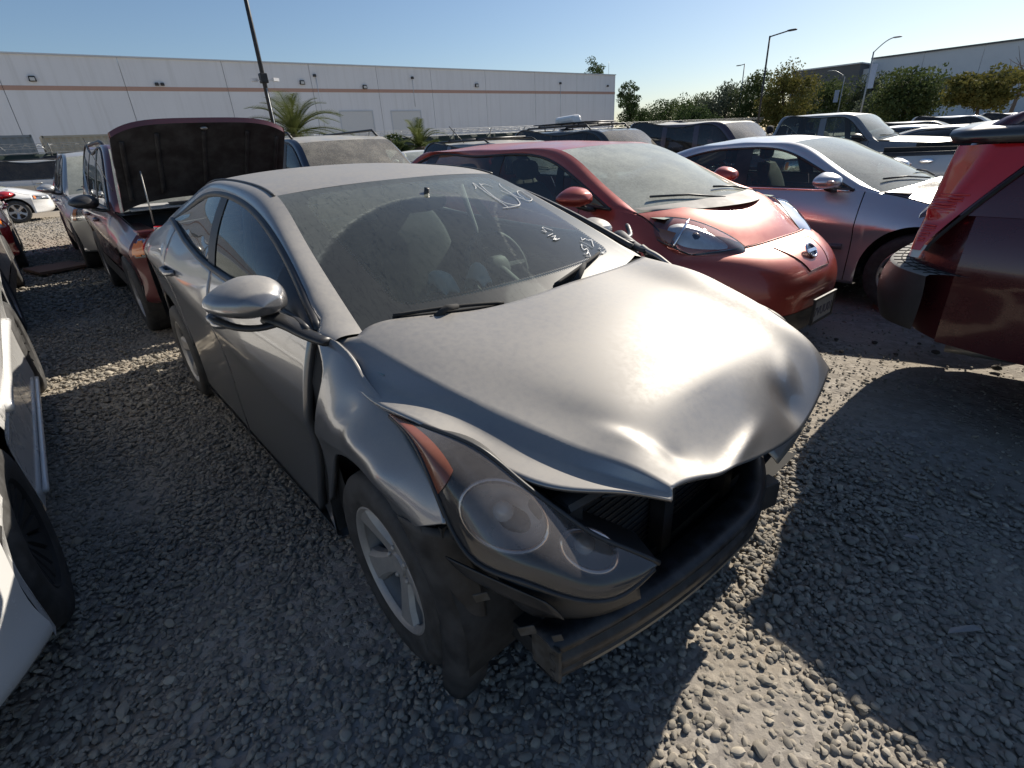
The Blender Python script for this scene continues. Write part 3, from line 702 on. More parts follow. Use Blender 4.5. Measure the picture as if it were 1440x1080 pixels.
    md = o.modifiers.new('scatter', 'NODES'); md.node_group = ng
    print('stones', len(P))
gravel()

# ------------------------------------------------------------------ the damaged silver sedan in front
SILVER = paint('silver_metallic_paint', (.20, .20, .205), .70, .30, 1.0, .66, (.37, .345, .305), .03, 1.3, .30, .93, .8)
AMBERH = paint('hazed_amber_lens', (.17, .034, .012), 0, .22, .8, .30, (.34, .22, .15), flake=0)
CHALK = [[(0.444, 0.789), (0.489, 0.816), (0.529, 0.861), (0.514, 0.813), (0.478, 0.724), (0.464, 0.657), (0.448, 0.575)], [(0.39, 0.574), (0.443, 0.572), (0.524, 0.574), (0.587, 0.577)], [(0.593, 0.853), (0.559, 0.818), (0.519, 0.759), (0.484, 0.686), (0.482, 0.631), (0.516, 0.596), (0.556, 0.583), (0.605, 0.586), (0.654, 0.616), (0.696, 0.666), (0.69, 0.704), (0.669, 0.745)], [(0.576, 0.831), (0.629, 0.833), (0.657, 0.796)], [(0.802, 0.828), (0.759, 0.793), (0.733, 0.731), (0.718, 0.676), (0.74, 0.641), (0.77, 0.61), (0.831, 0.617), (0.879, 0.643), (0.892, 0.69), (0.895, 0.725), (0.838, 0.719), (0.782, 0.676), (0.772, 0.638)], [(0.522, 0.337), (0.482, 0.375), (0.464, 0.372), (0.45, 0.339), (0.437, 0.339), (0.43, 0.356)], [(0.415, 0.312), (0.483, 0.318)], [(0.433, 0.3), (0.483, 0.301), (0.415, 0.279), (0.458, 0.284), (0.428, 0.275), (0.483, 0.277)], [(0.504, 0.148), (0.526, 0.14), (0.565, 0.147), (0.534, 0.122), (0.499, 0.133)], [(0.564, 0.189), (0.551, 0.167), (0.595, 0.17), (0.578, 0.154), (0.53, 0.142)], [(0.599, 0.206), (0.57, 0.187), (0.601, 0.203), (0.618, 0.188), (0.614, 0.166)], [(0.63, 0.226), (0.651, 0.197), (0.661, 0.16)], [(0.688, 0.243), (0.659, 0.225), (0.718, 0.228), (0.713, 0.213), (0.76, 0.205), (0.721, 0.187), (0.681, 0.164)], [(0.697, 0.145), (0.718, 0.134), (0.726, 0.149)], [(0.689, 0.13), (0.69, 0.118), (0.691, 0.106), (0.665, 0.113), (0.716, 0.111)]]
RIMH = plain('dusty_satin_rim', (.40, .385, .365), .5, .45, var=.5, scale=20)
def hero():
    S = make_spec(wb=2.70, R=.316, fo=.72, ro=.93, hw=.888, zr=.185, xwb=-.26, xwt=-1.12, xrt=-2.45, xrb=-3.15, header=1.315, roof=1.395, roofr=1.325,
                  yroof=.562, deck=1.06, belt_f=.985, belt_r=1.13, cowl=.965, winrear=-2.45, Ra=.392, under=.022, a=.25, seat_k=.945)
    S.W = pchip([(-3.63, .76), (-3.3, .83), (-3.0, .868), (-2.7, .885), (-2, .885), (-.6, .880), (-.3, .885), (0, .893), (.25, .888), (.45, .875), (.7, .80)])
    S.zc = pchip([(-3.63, .93), (-3.0, .93), (-2.4, .885), (-1.8, .815), (-1.2, .745), (-.6, .69), (-.3, .68), (0, .72), (.25, .68), (.45, .62)])
    S.zt = pchip([(-3.63, 1.02), (-3.2, 1.055), (-2.8, 1.12), (-2.45, 1.15), (-2.25, 1.115), (-2.0, 1.065), (-1.5, 1.022), (-1, 1.0), (-.45, .985), (-.33, .968), (-.25, .95), (-.126, .893), (.04, .841), (.227, .784), (.45, .70)])
    S.Yt = pchip([(-3.63, .70), (-3.2, .70), (-2.8, .715), (-2.45, .735), (-2.0, .775), (-1.5, .805), (-1, .81), (-.45, .805), (-.33, .81), (-.25, .785), (-.126, .787), (.04, .79), (.227, .83), (.45, .87)])
    S.IR = np.array([(-.26, .685, .962), (-.5, .658, 1.072), (-.8, .612, 1.197), (-1.12, .562, 1.315), (-1.4, .548, 1.352), (-1.8, .543, 1.366), (-2.2, .53, 1.348), (-2.6, .515, 1.275), (-2.95, .54, 1.17), (-3.2, .60, 1.07)])
    S.OR = np.array([(-.35, .785, .980), (-.58, .733, 1.082), (-.88, .682, 1.192), (-1.2, .648, 1.273), (-1.55, .630, 1.309), (-1.85, .625, 1.309), (-2.12, .637, 1.272), (-2.3, .675, 1.215), (-2.44, .734, 1.152)])
    S.xwt = -1.12; S.zcowl = .955
    root = thing('sedan', 'silver four-door sedan with crumpled hood and missing front bumper, dusty windshield marked in chalk', 'car', (0, 0, 0))
    F = orfun(S); S.F = F
    door_e = pchip([(.18, -.585), (.256, -.56), (.53, -.435), (.786, -.365), (.96, -.36), (1.0, -.37)])
    fend_e = pchip([(.30, -.44), (.415, -.385), (.651, -.305), (.86, -.262), (.965, -.315)])
    for s in (1, -1):
        # fender, pushed forward: an open dark gap stands between it and the door
        P = side_panel(S, -.405, .40, 60, (12, 12), e0=lambda z: fend_e(z)+.405, e1=lambda z: .252+(np.maximum(z, .63)-.654)*1.93-.40, ep=4, bot=lambda x: np.where(x > .2, .64, 0.))
        X, Z = P[..., 0], P[..., 2]
        # crash ripples in the fender above the arch and near the hood corner
        rip = .020*np.exp(-((X+.02)**2/.018+(Z-.775)**2/.0012))-.018*np.exp(-((X+.10)**2/.004+(Z-.80)**2/.003))+.012*np.exp(-((X-.13)**2/.004+(Z-.74)**2/.0016))
        if s < 0: P[..., 1] += rip
        patch('front_fender', mir(P, s), SILVER, root, .018)
        jm = [[(-.30, y, z) if k == 0 else (-.62, y, z) for k in (0, 1)] for y, z in ((.79, .95), (.835, .82), (.84, .65), (.83, .45), (.82, .2))]
        patch('door_jamb', mir(np.array(jm), s), BLACKM, root)
        P = side_panel(S, -1.452, -.38, 40, (12, 10), e0=lambda z: -.02*(z-.6), e1=lambda z: door_e(z)+.38, noarch=True); patch('front_door', mir(P, s), SILVER, root, .03)
        P = side_panel(S, -2.42, -1.46, 40, (12, 10), e1=lambda z: -.02*(z-.6), e0=lambda z: .10-.35*np.clip(z-.62, -.4, .3)*0); patch('rear_door', mir(P, s), SILVER, root, .03)
        P = side_panel(S, S.xr, -2.328, 40, (12, 10)); patch('quarter_panel', mir(P, s), SILVER, root, .012)
        xs = np.linspace(-2.31, -.42, 24); y = side_y(S, xs, S.zr(xs)); P = np.stack([np.stack([xs, y-d, S.zr(xs)-e], 1) for d, e in ((-.004, -.02), (.0, .012), (.03, .03), (.16, .032))], 1)
        patch('rocker_panel', mir(P, s), SILVER, root)
        handle(root, S, -2.18, .925, s, SILVER); handle(root, S, -1.27, .835, s, SILVER)
        mo = mirror_part(root, -.58 if s < 0 else -.72, .925 if s < 0 else .89, 1.068 if s < 0 else 1.015, s, SILVER, 1.0 if s < 0 else .9, stalk=False)
        m = MB(); m.tube(mir(curve3([(-.50, .875, 1.01), (-.44, .845, .998), (-.36, .82, .975), (-.27, .795, .962)], 12), s), np.linspace(.036, .022, 12), 10, flat=.55)
        m.build('mirror_arm', BLACKP, mo, smooth=True)
        m = MB(); m.tube(mir(curve3([(-.56, 1.022, 1.035), (-.50, .97, 1.003), (-.46, .90, .995), (-.46, .84, 1.0)], 12), s), [.008]+[.014]*10+[.02], 8, flat=.7); m.build('mirror_base', BLACKP, mo, smooth=True)
        add_wheel(root, 0, s, S.R, .205, .205, 'five', RIMH, .872, steer=-.03, spin=.35)
        add_wheel(root, -2.7, s, S.R, .205, .205, 'five', RIMH, .872, spin=1.0)
    liners(S, root)
    # ---- hood, bent: nose dropped and folded, edges curled
    E = [(-.30, -.775, .955), (-.06, -.80, .86), (.155, -.778, .858), (.315, -.722, .808), (.48, -.657, .768), (.61, -.552, .763), (.697, -.478, .744)]
    V = [(-.272, -.75, .958), (-.04, -.748, .874), (.148, -.700, .856), (.308, -.652, .816), (.463, -.584, .777), (.60, -.520, .764), (.692, -.47, .749)]
    K = [(-.24, -.715, .965), (.02, -.69, .922), (.19, -.645, .882), (.32, -.597, .848), (.47, -.545, .812), (.60, -.503, .795), (.685, -.462, .762)]
    K2 = [(x-.012, y+.035, z+.012) for x, y, z in K]; K2[6] = (.688, -.43, .758)
    I1 = [(-.13, -.40, .985), (.07, -.40, .957), (.22, -.395, .926), (.36, -.385, .890), (.50, -.375, .845), (.62, -.345, .772), (.706, -.29, .722)]
    CC = [(-.085, 0, .992), (.10, 0, .968), (.26, 0, .938), (.40, 0, .900), (.53, 0, .848), (.648, -.02, .742), (.715, -.06, .668)]
    I2 = [(-.13, .40, .980), (.07, .40, .952), (.22, .40, .922), (.36, .40, .882), (.50, .395, .826), (.62, .385, .735), (.702, .30, .632)]
    J = [(-.24, .715, .955), (.02, .685, .915), (.19, .66, .878), (.33, .63, .843), (.46, .605, .800), (.58, .585, .748), (.66, .56, .700)]
    J2 = [(-.272, .75, .945), (-.04, .735, .878), (.14, .71, .84), (.30, .675, .80), (.45, .64, .755), (.57, .61, .712), (.655, .575, .685)]
    J3 = [(-.30, .775, .935), (-.06, .765, .845), (.12, .74, .81), (.28, .70, .765), (.43, .66, .725), (.56, .625, .690), (.65, .582, .675)]
    c = np.array([E, V, K, K2, I1, CC, I2, J, J2, J3]); tu = np.array([0, .03, .07, .10, .28, .5, .72, .92, .95, 1.0])
    c = nspline(np.array([0, .2, .36, .5, .66, .84, 1.]), np.swapaxes(c, 0, 1), np.linspace(0, 1, 70))
    # across: sharp crest lines are kept by piecewise splines
    uu = np.r_[np.linspace(0, .07, 14)[:-1], np.linspace(.07, 1.0, 90)]
    cs_ = np.swapaxes(c[:, :3], 0, 1); k_ = np.clip(uu[:13], 0, .07); A = np.where((k_ < .03)[:, None, None], cs_[0]+(cs_[1]-cs_[0])*(k_/.03)[:, None, None], cs_[1]+(cs_[2]-cs_[1])*((k_-.03)/.04)[:, None, None]); A[1:-1] = .25*A[:-2]+.5*A[1:-1]+.25*A[2:]; B = nspline(tu[2:], np.swapaxes(c[:, 2:], 0, 1), uu[13:])
    P = np.swapaxes(np.concatenate([A, B]), 0, 1)          # (70 along, across)
    X, Y = P[..., 0], P[..., 1]
    g = lambda x, y, sx, sy, ang=0: np.exp(-(((X-x)*math.cos(ang)+(Y-y)*math.sin(ang))**2/sx**2+(-(X-x)*math.sin(ang)+(Y-y)*math.cos(ang))**2/sy**2))
    dz = -.022*g(.655, .24, .045, .06)+.006*g(.60, .33, .03, .08, .5)-.006*g(.60, -.10, .06, .16)+.014*g(.69, -.14, .018, .12, .15)-.010*g(.64, -.37, .035, .04)
    dz += .004*g(.55, -.44, .06, .02, .35)-.002*g(.22, .3, .08, .10)
    P[..., 2] += dz; P[..., 0] += .35*np.where(X > .55, dz, 0)
    patch('hood', np.swapaxes(P, 0, 1), SILVER, root, .010, 1, flip=False)
    # ---- glass and roof
    IRw = subrange(S.IR, -.26, -1.12, 14); tb = np.linspace(0, 1, 14)
    cw = np.stack([-.10+(-1.075+.10)*tb, 0*tb, .955+(1.338-.955)*tb+.03*np.sin(np.pi*tb)], 1)
    fws = capfun(IRw, cw, 2.2, 2.0); S.fws = fws
    wsh = patch('windshield', capgrid(fws, 41, 24, ease=False), glass('chalked_dusty_windshield', (.84, .97, .89), .17, .3, (.41, .44, .39), frit=True), root)
    # white marker writing on the glass: a lot number, two words and a five-digit number (one stroke each)
    for i, st in enumerate(CHALK):
        a = np.array(st); k = np.linspace(0, len(a)-1, 6*len(a)); q = nspline(np.arange(len(a)), a, k) if i < 5 else np.stack([np.interp(k, np.arange(len(a)), a[:, j]) for j in (0, 1)], 1)
        Q = fws(q[:, 0], q[:, 1])+np.array((.0025, 0, .004)); m = MB(); m.tube(Q, .0016 if i < 5 else .0019, 5, flat=.5); m.build('marker_stroke', plain('white_marker', (.74, .74, .72), .7, var=.1), wsh)
    IRr = subrange(S.IR, -1.12, -2.45, 24); xx = np.linspace(-1.075, -2.5, 24); fz = pchip([(-1.075, 1.338), (-1.4, 1.377), (-1.8, 1.398), (-2.2, 1.385), (-2.5, 1.335)])
    fr = capfun(IRr, np.stack([xx, 0*xx, fz(xx)], 1), 2.0, 2.3); patch('roof', capgrid(fr, 41, 30, ease=False), SILVER, root)
    IRb = subrange(S.IR, -2.45, -3.18, 12); t2 = np.linspace(0, 1, 12); cb = np.stack([-2.5-.78*t2, 0*t2, 1.335-.255*t2+.02*np.sin(np.pi*t2)], 1)
    patch('rear_window', capgrid(capfun(IRb, cb), 25, 12, ease=False), G_SIDE, root)
    sided = [(S.xr, .715, 1.04), (S.xr, .80, .97), (S.xr, .838, .80), (S.xr, .84, .60), (S.xr, .83, .42), (S.xr, .80, .24)]; cend = [(-3.60, 0, 1.05), (-3.635, 0, .97), (-3.60, 0, .78), (-3.65, 0, .60), (-3.66, 0, .42), (-3.58, 0, .24)]
    fbr = capfun(np.array(sided), np.array(cend), 4.2, 2.0); patch('rear_bumper', capgrid(fbr, 37, 18), SILVER, root)
    xs = np.linspace(-3.17, S.xr, 6); ds = np.stack([xs, S.Yt(xs), S.zt(xs)], 1); dc = np.stack([np.linspace(-3.28, -3.60, 6), np.zeros(6), np.linspace(1.08, 1.05, 6)], 1)
    patch('trunk_lid', capgrid(capfun(ds, dc, 3.0, 2.0), 25, 8), SILVER, root)
    A = curve3(S.IR, 90); xs0 = np.linspace(-.26, -.35, 6)[:-1]; xs1 = np.linspace(-2.44, -3.17, 14)[1:]; st = lambda x: np.stack([x, S.Yt(x), S.zt(x)], 1)
    C = curve3(np.concatenate([st(xs0), curve3(S.OR, 30), st(xs1)]), 90)
    for s in (1, -1):
        w = np.linspace(0, 1, 9); P = A[:, None]*(1-w[None, :, None])+C[:, None]*w[None, :, None]; kb = 1.0 if s < 0 else .3; P[..., 1] += kb*.020*np.sin(np.pi*w)[None, :]; P[..., 2] += kb*.012*np.sin(np.pi*w)[None, :]
        if s > 0: P[..., 2] -= .034*w[None, :]*np.clip((P[..., 0]+1.25)/.7, 0, 1)
        patch('roof_rail', mir(P, s), SILVER, root)
        q = subrange(S.IR, -1.12, -2.5, 40)+np.array((0, .012, .001)); m = MB(); m.tube(mir(q, s), .007, 6, flat=.6); m.build('roof_molding', BLACKP, root, smooth=True)
        for args, mt in (((-.66, -.71, -.355, -.355), BLACKP), ((-1.515, -1.66, -1.40, -1.545), BLACKP)):
            patch('pillar', mir(window(S, F, *args, 0, 1, .004, 8, 12), s), mt, root)
        patch('side_window', mir(window(S, F, -1.41, -1.555, -.65, -.70, 0, 1), s), G_SIDE, root)
        patch('side_window', mir(window(S, F, -2.44, -2.44, -1.505, -1.65, 0, 1), s), G_SIDE, root)
        m = MB(); xs = np.linspace(-2.44, -.36, 50); m.tube(mir(np.stack([xs, S.Yt(xs)+.006, S.zt(xs)+.010], 1), s), .014, 6); q = curve3(S.OR, 60); q[:, 1] += .0; q[:, 2] -= .006; m.tube(mir(q, s), .017, 6)
        m.build('window_trim', BLACKP, root, smooth=True)
        # tail lamp wrapping the rear corner
        T = []
        for x, z0, z1 in ((-3.13, .90, .985), (-3.25, .86, 1.02), (-3.36, .82, 1.03), (-3.46, .80, 1.03)):
            T.append([(x, min(float(side_y(S, x, z)), .84 if x < -3.3 else 1)*(1.0 if x > -3.4 else .965)+.006, z) for z in (z1, (z0+z1)/2, z0)])
        T.append([(-3.57, .70, 1.03), (-3.575, .70, .91), (-3.57, .70, .80)]); T.append([(-3.615, .55, 1.02), (-3.63, .55, .91), (-3.62, .55, .82)]); patch('taillight', mir(net(T, 24, 10), s), REDL, root)
    # cowl grille and wipers
    cs = [(-.31, .74, .935), (-.24, .70, .945), (-.16, .66, .935)]; cc = [(-.20, 0, .955), (-.10, 0, .955), (.0, 0, .945)]
    patch('cowl_panel', capgrid(capfun(np.array(cs), np.array(cc)), 21, 5, ease=False), BLACKP, root)
    def wiper(u0, v0, u1, v1, ua, va):
        a = fws(np.array(u0), np.array(v0)); b = fws(np.array(u1), np.array(v1)); p = fws(np.array(ua), np.array(va)); m = MB(); L = np.linspace(0, 1, 14); up = np.array((.018, 0, .030))
        bl = np.array([fws(np.array(u0+(u1-u0)*t), np.array(v0+(v1-v0)*t))+up*.22 for t in L]); m.tube(bl, .006, 6, flat=1.4)
        fm = np.array([q+up*(.35+.35*math.sin(math.pi*t)) for q, t in zip(bl, L)]); m.tube(fm, .006, 6)
        mid = fm[7]; m.tube([p+up*.3, (p+mid)/2+up*.9, mid], [.012, .011, .009], 8); m.ell(p+up*.3, (.025, .025, .02)); return m.build('wiper', BLACKM, root, smooth=True)
    wiper(.02, .035, .60, .11, .12, -.02); wiper(-.86, .045, -.35, .015, -.72, -.03)
    # ---- front end laid bare
    hsg = np.array([(.02, -.785, .83), (.207, -.815, .835), (.328, -.845, .785), (.393, -.85, .70), (.459, -.845, .657), (.558, -.80, .64), (.623, -.745, .606), (.667, -.69, .582), (.687, -.62, .566), (.700, -.53, .586)])
    upr = np.array([(.02, -.782, .845), (.203, -.765, .850), (.364, -.725, .835), (.44, -.69, .775), (.54, -.645, .707), (.591, -.61, .664), (.65, -.56, .627), (.702, -.515, .592)])
    lo_, hi_ = curve3(hsg, 40), curve3(upr, 40)
    for s in (-1, 1):
        m_ = (lambda Q: np.array(Q, float)) if s < 0 else (lambda Q: mir(np.array(Q)*np.array((1, -1, 1)), 1)+np.array((-.17, -.05, -.06)))
        w = np.linspace(0, 1, 18); G = lo_[:, None]*(1-w[None, :, None])+hi_[:, None]*w[None, :, None]
        bul = (np.sin(np.pi*w)[None, :]*np.sin(np.pi*np.linspace(0, 1, 40))[:, None]**.7); G[..., 0] += .040*bul; G[..., 1] -= .030*bul; G[..., 2] += .012*bul
        lamp = patch('headlight', m_(G), LENSH, root)
        H = G.copy(); H[..., 0] -= .135; H[..., 1] += .10; H[..., 2] -= .06
        patch('lamp_housing', m_(H), plain('lamp_housing_grey', (.045, .044, .044), .25, .3), lamp)
        for cu in (lo_, hi_):
            hh = cu+np.array((-.135, .10, -.06)); patch('lamp_housing', m_(np.stack([cu, hh], 1)), BLACKP, lamp)
        m = MB(); m.tube(m_(lo_+np.array((0, -.002, 0))), .006, 6); m.tube(m_(hi_), .006, 6); m.build('lamp_seal', BLACKP, lamp, smooth=True)
        # amber marker wedge at the rear tip
        k = 15; M = G[1:k, 1:-1].copy(); sh = np.linspace(0, 1, k-1)[:, None]; keep = np.linspace(0, 1, 16)[None, :]
        M2 = lo_[1:k, None]*(1-(.03+.94*keep*(1-.40*sh**1.4)))[..., None]+hi_[1:k, None]*(.03+.94*keep*(1-.40*sh**1.4))[..., None]
        wq = .03+.94*keep*(1-.40*sh**1.4); bq = np.sin(np.pi*wq)*np.sin(np.pi*np.linspace(0, 1, 40)[1:k])[:, None]**.7; M2[..., 0] += .040*bq+.003; M2[..., 1] -= .030*bq+.003; M2[..., 2] += .012*bq+.001
        patch('side_marker', m_(M2), AMBERH, lamp)
        # two reflector bowls with bright rims
        for (cx, cy, cz, ra, rb, rn) in ((.434, -.737, .698, .108, .076, 'low'), (.588, -.624, .624, .068, .044, 'high')):
            n = np.array((.76, -.52, .38)); n /= np.linalg.norm(n); a1 = np.array((.62, .55, -.52)); a1 -= n*(a1@n); a1 /= np.linalg.norm(a1); b1 = np.cross(n, a1); cpos = np.array((cx, cy, cz))
            q = np.linspace(0, 2*np.pi, 33); ring = cpos+ra*np.cos(q)[:, None]*a1+rb*np.sin(q)[:, None]*b1
            m = MB(); m.tube(m_(ring), .0075, 8, cap=False); m.build('bezel_ring', plain('copper_bezel', (.80, .62, .54), .2, .8), lamp, smooth=True)
            rows = [ring]
            for f_, d in ((.96, .022), (.85, .050), (.6, .075), (.25, .088), (.02, .09)): rows.append(cpos-n*d+(ring-cpos)*f_)
            patch('reflector', m_(np.array(rows)), plain('aged_reflector', (.84, .72, .66), .32, .35, var=.3, scale=20), lamp)
            m = MB(); m.ell(m_([cpos-n*.045])[0], (.026, .026, .026)); m.build('bulb', plain('bulb_glass', (.5, .5, .5), .08, coat=1), lamp, smooth=True)
    # engine bay seen through the gaps: support frame, radiator, inner wings
    m = MB(); m.box((.44, 0, .44), (.05, 1.30, .52)); m.box((.40, 0, .28), (.22, 1.42, .06)); m.build('radiator', BLACKM, root)
    m = MB(); m.tube([(.50, -.62, .70), (.53, -.3, .70), (.54, 0, .69), (.53, .3, .70), (.50, .62, .70)], .032, 8, flat=.6)
    for y in (-.6, -.18, .2, .6): m.box((.50, y, .50), (.05, .05, .42))
    m.build('radiator_support', BLACKP, root, smooth=True, angle=40)
    for s in (1, -1):
        P = [[(.40, .52, .70), (.40, .55, .25)], [(.20, .60, .80), (.20, .60, .3)], [(-.2, .64, .86), (-.2, .60, .3)]]; patch('inner_wing', mir(np.array(P), s), BLACKM, root)
    m = MB(); m.box((.12, 0, .55), (.50, .9, .42)); m.box((-.22, 0, .6), (.05, 1.3, .6)); m.build('engine', BLACKM, root, bevel=.04)
    for q, r_ in ((((.30, -.35, .72), (.40, -.1, .74), (.45, .2, .70)), .022), (((.2, .3, .78), (.38, .42, .74), (.46, .40, .60)), .018), (((.42, -.60, .66), (.30, -.45, .70), (.25, -.2, .72)), .012), (((.48, -.45, .62), (.52, -.2, .56), (.50, .1, .58)), .006)):
        m = MB(); m.tube(curve3(q, 14), r_, 8); m.build('hose', plain('rubber_hose', (.02, .02, .02), .5, var=.4), root, smooth=True)
    for k in range(16): m = MB(); m.box((.467, 0, .30+.024*k), (.006, 1.1, .006)); m.build('radiator_fin', plain('fin_metal', (.05, .05, .05), .5, .5), root)
    # bumper beam: a shallow bow across the front with flanges, cut ends, bare edges
    yb = np.linspace(-.76, .70, 40); xb = np.where(yb < 0, .705-.10*np.abs(yb/.76)**2.4, .705-.16*np.maximum(yb, 0)-.72*np.maximum(yb, 0)**2)
    prof = [(-.085, .455), (-.02, .458), (-.004, .450), (.0, .440), (-.014, .434), (-.014, .416), (.0, .410), (.0, .385), (-.014, .380), (-.014, .368), (-.004, .362), (-.004, .352), (-.06, .348)]
    P = np.array([[(x+dx, y, z-.02) for dx, z in prof] for x, y in zip(xb, yb)]); o = patch('bumper_beam', P, plain('beam_black_paint', (.008, .008, .010), .45, .1, var=.5, scale=22), root, .004)
    for i0, i1, nm in ((3, 4, 'e'), (10, 11, 'e')):
        Q = P[2:34, i0:i1+1].copy(); Q[..., 0] += .004; patch('flange', Q, plain('worn_beam_edge', (.20, .18, .14), .5, .35, var=1, scale=24), o)
    m = MB(); m.box((.575, -.755, .385), (.09, .010, .105)); m.build('beam_end_plate', plain('dirty_steel', (.055, .050, .042), .7, .4, var=.8, scale=30), o, bevel=.003)
    m = MB(); m.box((.50, -.48, .385), (.24, .10, .08)); m.build('crash_box', BLACKP, o, bevel=.004); m = MB(); m.box((.38, .48, .385), (.24, .10, .08)); m.build('crash_box', BLACKP, o, bevel=.004)
    # black valance sheet left behind the beam and lamp brackets
    Vv = [[(.47, -.80, .60), (.50, -.77, .50), (.52, -.74, .46)], [(.60, -.70, .56), (.62, -.66, .50), (.62, -.64, .46)], [(.66, -.54, .555), (.66, -.5, .50), (.66, -.48, .46)]]
    Vv[2] = [(.665, -.56, .548), (.668, -.54, .51), (.668, -.53, .47)]; patch('lamp_bracket', net(Vv, 18, 8), BLACKP, root, .004)
    Vv = [[(.37, -.865, .625), (.39, -.855, .60), (.41, -.84, .575)], [(.46, -.82, .60), (.48, -.81, .575), (.50, -.80, .55)], [(.58, -.755, .565), (.60, -.74, .54), (.61, -.73, .515)]]
    patch('bumper_bracket', net(Vv, 12, 8), BLACKP, root, .004)
    for c_, d_ in (((.462, -.842, .550), (.004, .036, .024)), ((.552, -.79, .478), (.004, .040, .026)), ((.605, -.748, .465), (.004, .024, .020))):
        m = MB(); m.box(c_, d_, rotz(-.8)@rotx(.3)); m.build('metal_clip', plain('dirty_steel', (.10, .095, .085), .6, .5), root, bevel=.006)
    # upper cover on the far side with bare metal tabs
    P = [[(.60, .10, .60), (.66, .12, .57), (.69, .14, .53)], [(.58, .30, .60), (.64, .32, .57), (.67, .34, .53)], [(.54, .52, .62), (.60, .54, .58), (.63, .55, .53)]]
    patch('bumper_retainer', net(P, 14, 8), STEEL, root, .004)
    m = MB(); m.box((.645, .215, .355), (.05, .075, .10), rotz(-.3)); m.build('tow_bracket', BLACKP, root, bevel=.004)
    # torn wheel-well liner hanging ahead of the wheel
    Lr = [[(.20, -.885, .655), (.275, -.872, .50), (.30, -.868, .30), (.275, -.872, .12), (.25, -.862, .035)], [(.30, -.865, .668), (.36, -.85, .50), (.375, -.845, .30), (.345, -.85, .11), (.31, -.845, .03)],
          [(.35, -.81, .655), (.385, -.79, .50), (.39, -.785, .30), (.36, -.79, .13), (.33, -.80, .06)]]
    patch('splash_shield', net(Lr, 24, 24), plain('splash_shield_plastic', (.010, .010, .011), .6, var=.6, scale=9), root, .004)
    for i in range(4): m = MB(); m.box((.285+.022*i, -.868+.014*i, .648+.003*i), (.012, .016, .03)); m.build('retaining_clip', BLACKM, root)
    P = [[(.60, y, .30), (.30, y, .22), (-.3, y, .20)] for y in (-.62, 0, .62)]; patch('undertray', net(P, 8, 8), BLACKM, root)
    m = MB(); m.box((-1.6, 0, .22), (3.6, 1.5, .06)); m.build('underbody', BLACKM, root)
    interior(S, root, SEATD, DASHG)
    # burst airbag, rear-view mirror, rear shelf
    c_ = [[(-.50, -.28, .86), (-.50, -.22, .90), (-.50, -.16, .86)], [(-.60, -.30, .93), (-.62, -.20, 1.03), (-.60, -.12, .92)], [(-.72, -.28, .92), (-.75, -.20, 1.01), (-.72, -.14, .90)], [(-.80, -.26, .80), (-.82, -.20, .82), (-.80, -.16, .80)]]
    c_ = (np.array(c_)-np.array((-.65, -.2, .85)))*.5+np.array((-.60, -.16, .915)); P = net(c_, 20, 16); P += .006*np.sin(P*90+np.array((0, 1., 2.))); patch('airbag', P, plain('airbag_cloth', (.62, .60, .55), .9, var=.2), root, .004)
    c_ = np.array(c_)*np.array((1, .7, 1))+np.array((.02, .13, -.01)); P = net(c_, 18, 14); P += .005*np.sin(P*90); patch('airbag', P, plain('airbag_cloth', (.62, .60, .55), .9, var=.2), root, .004)
    m = MB(); m.ell((-.92, 0, 1.235), (.02, .12, .035), 18, 10, 3.5, roty(.25)); m.tube([(-.90, 0, 1.25), (-.88, 0, 1.30)], .012, 8); m.build('rear_view_mirror', BLACKP, root, smooth=True)
    m = MB(); m.box((-2.75, 0, 1.02), (.75, 1.3, .03)); m.build('parcel_shelf', SEATG, root)
    hl = capgrid(fr, 15, 12, -.9, .9, ease=False); hl[..., 2] -= .03; patch('headliner', hl, HEADLINER, root)
    for s in (1, -1): bl = MB(); bl.tube(mir([(-1.45, .60, 1.25), (-1.42, .66, 1.0), (-1.35, .70, .6)], s), .02, 6, flat=.3); bl.build('seat_belt', SEATG, root, smooth=True)
    return root, S
HERO, HS = hero()

# ------------------------------------------------------------------ the other cars
RED_L = paint('copper_red_paint', (.33, .036, .026), .35, .32, .85, .36, (.52, .27, .17), .05, 2.5, .3, .5)
RED_D = paint('dark_red_paint', (.060, .006, .010), .25, .25, .9, .16, (.20, .15, .13), .05, 3, .2, .5)
RED_J = paint('maroon_paint', (.085, .012, .016), .25, .28, .9, .24, (.25, .19, .16), .05, 3, .2, .5)
RED_C = paint('bright_red_paint', (.40, .012, .016), .1, .25, 1, .15, (.3, .2, .17))
BLUSIL = paint('blue_silver_paint', (.50, .51, .54), .65, .30, .8, .22, (.42, .40, .36), .05, 2.5, .3, .6)
WHITE = paint('white_paint', (.72, .72, .71), 0, .25, .9, .16, (.45, .42, .38), .05, 3, .0, .5)
WHITE2 = paint('dusty_white_paint', (.62, .62, .60), 0, .35, .6, .35, (.42, .39, .34), .08, 3, .0, .5)
SILV2 = paint('pale_silver_paint', (.42, .42, .41), .6, .32, .7, .35, (.42, .39, .34), .06, 3, .2, .6)
CHAMP = paint('champagne_paint', (.36, .33, .27), .5, .35, .6, .5, (.48, .44, .36), .08, 3, .2, .8)
GREYP = paint('slate_grey_paint', (.18, .185, .19), .5, .32, .7, .35, (.38, .35, .31), .07, 3, .2, .7)
DARKG = paint('charcoal_paint', (.030, .032, .036), .4, .3, .8, .3, (.36, .33, .29), .06, 3, .2, .8)
NAVY = paint('dark_navy_paint', (.022, .028, .048), .4, .3, .8, .35, (.42, .39, .33), .06, 3, .2, .9)
PURP = paint('dark_plum_paint', (.060, .040, .055), .4, .3, .8, .35, (.42, .39, .34), .06, 3, .2, .9)

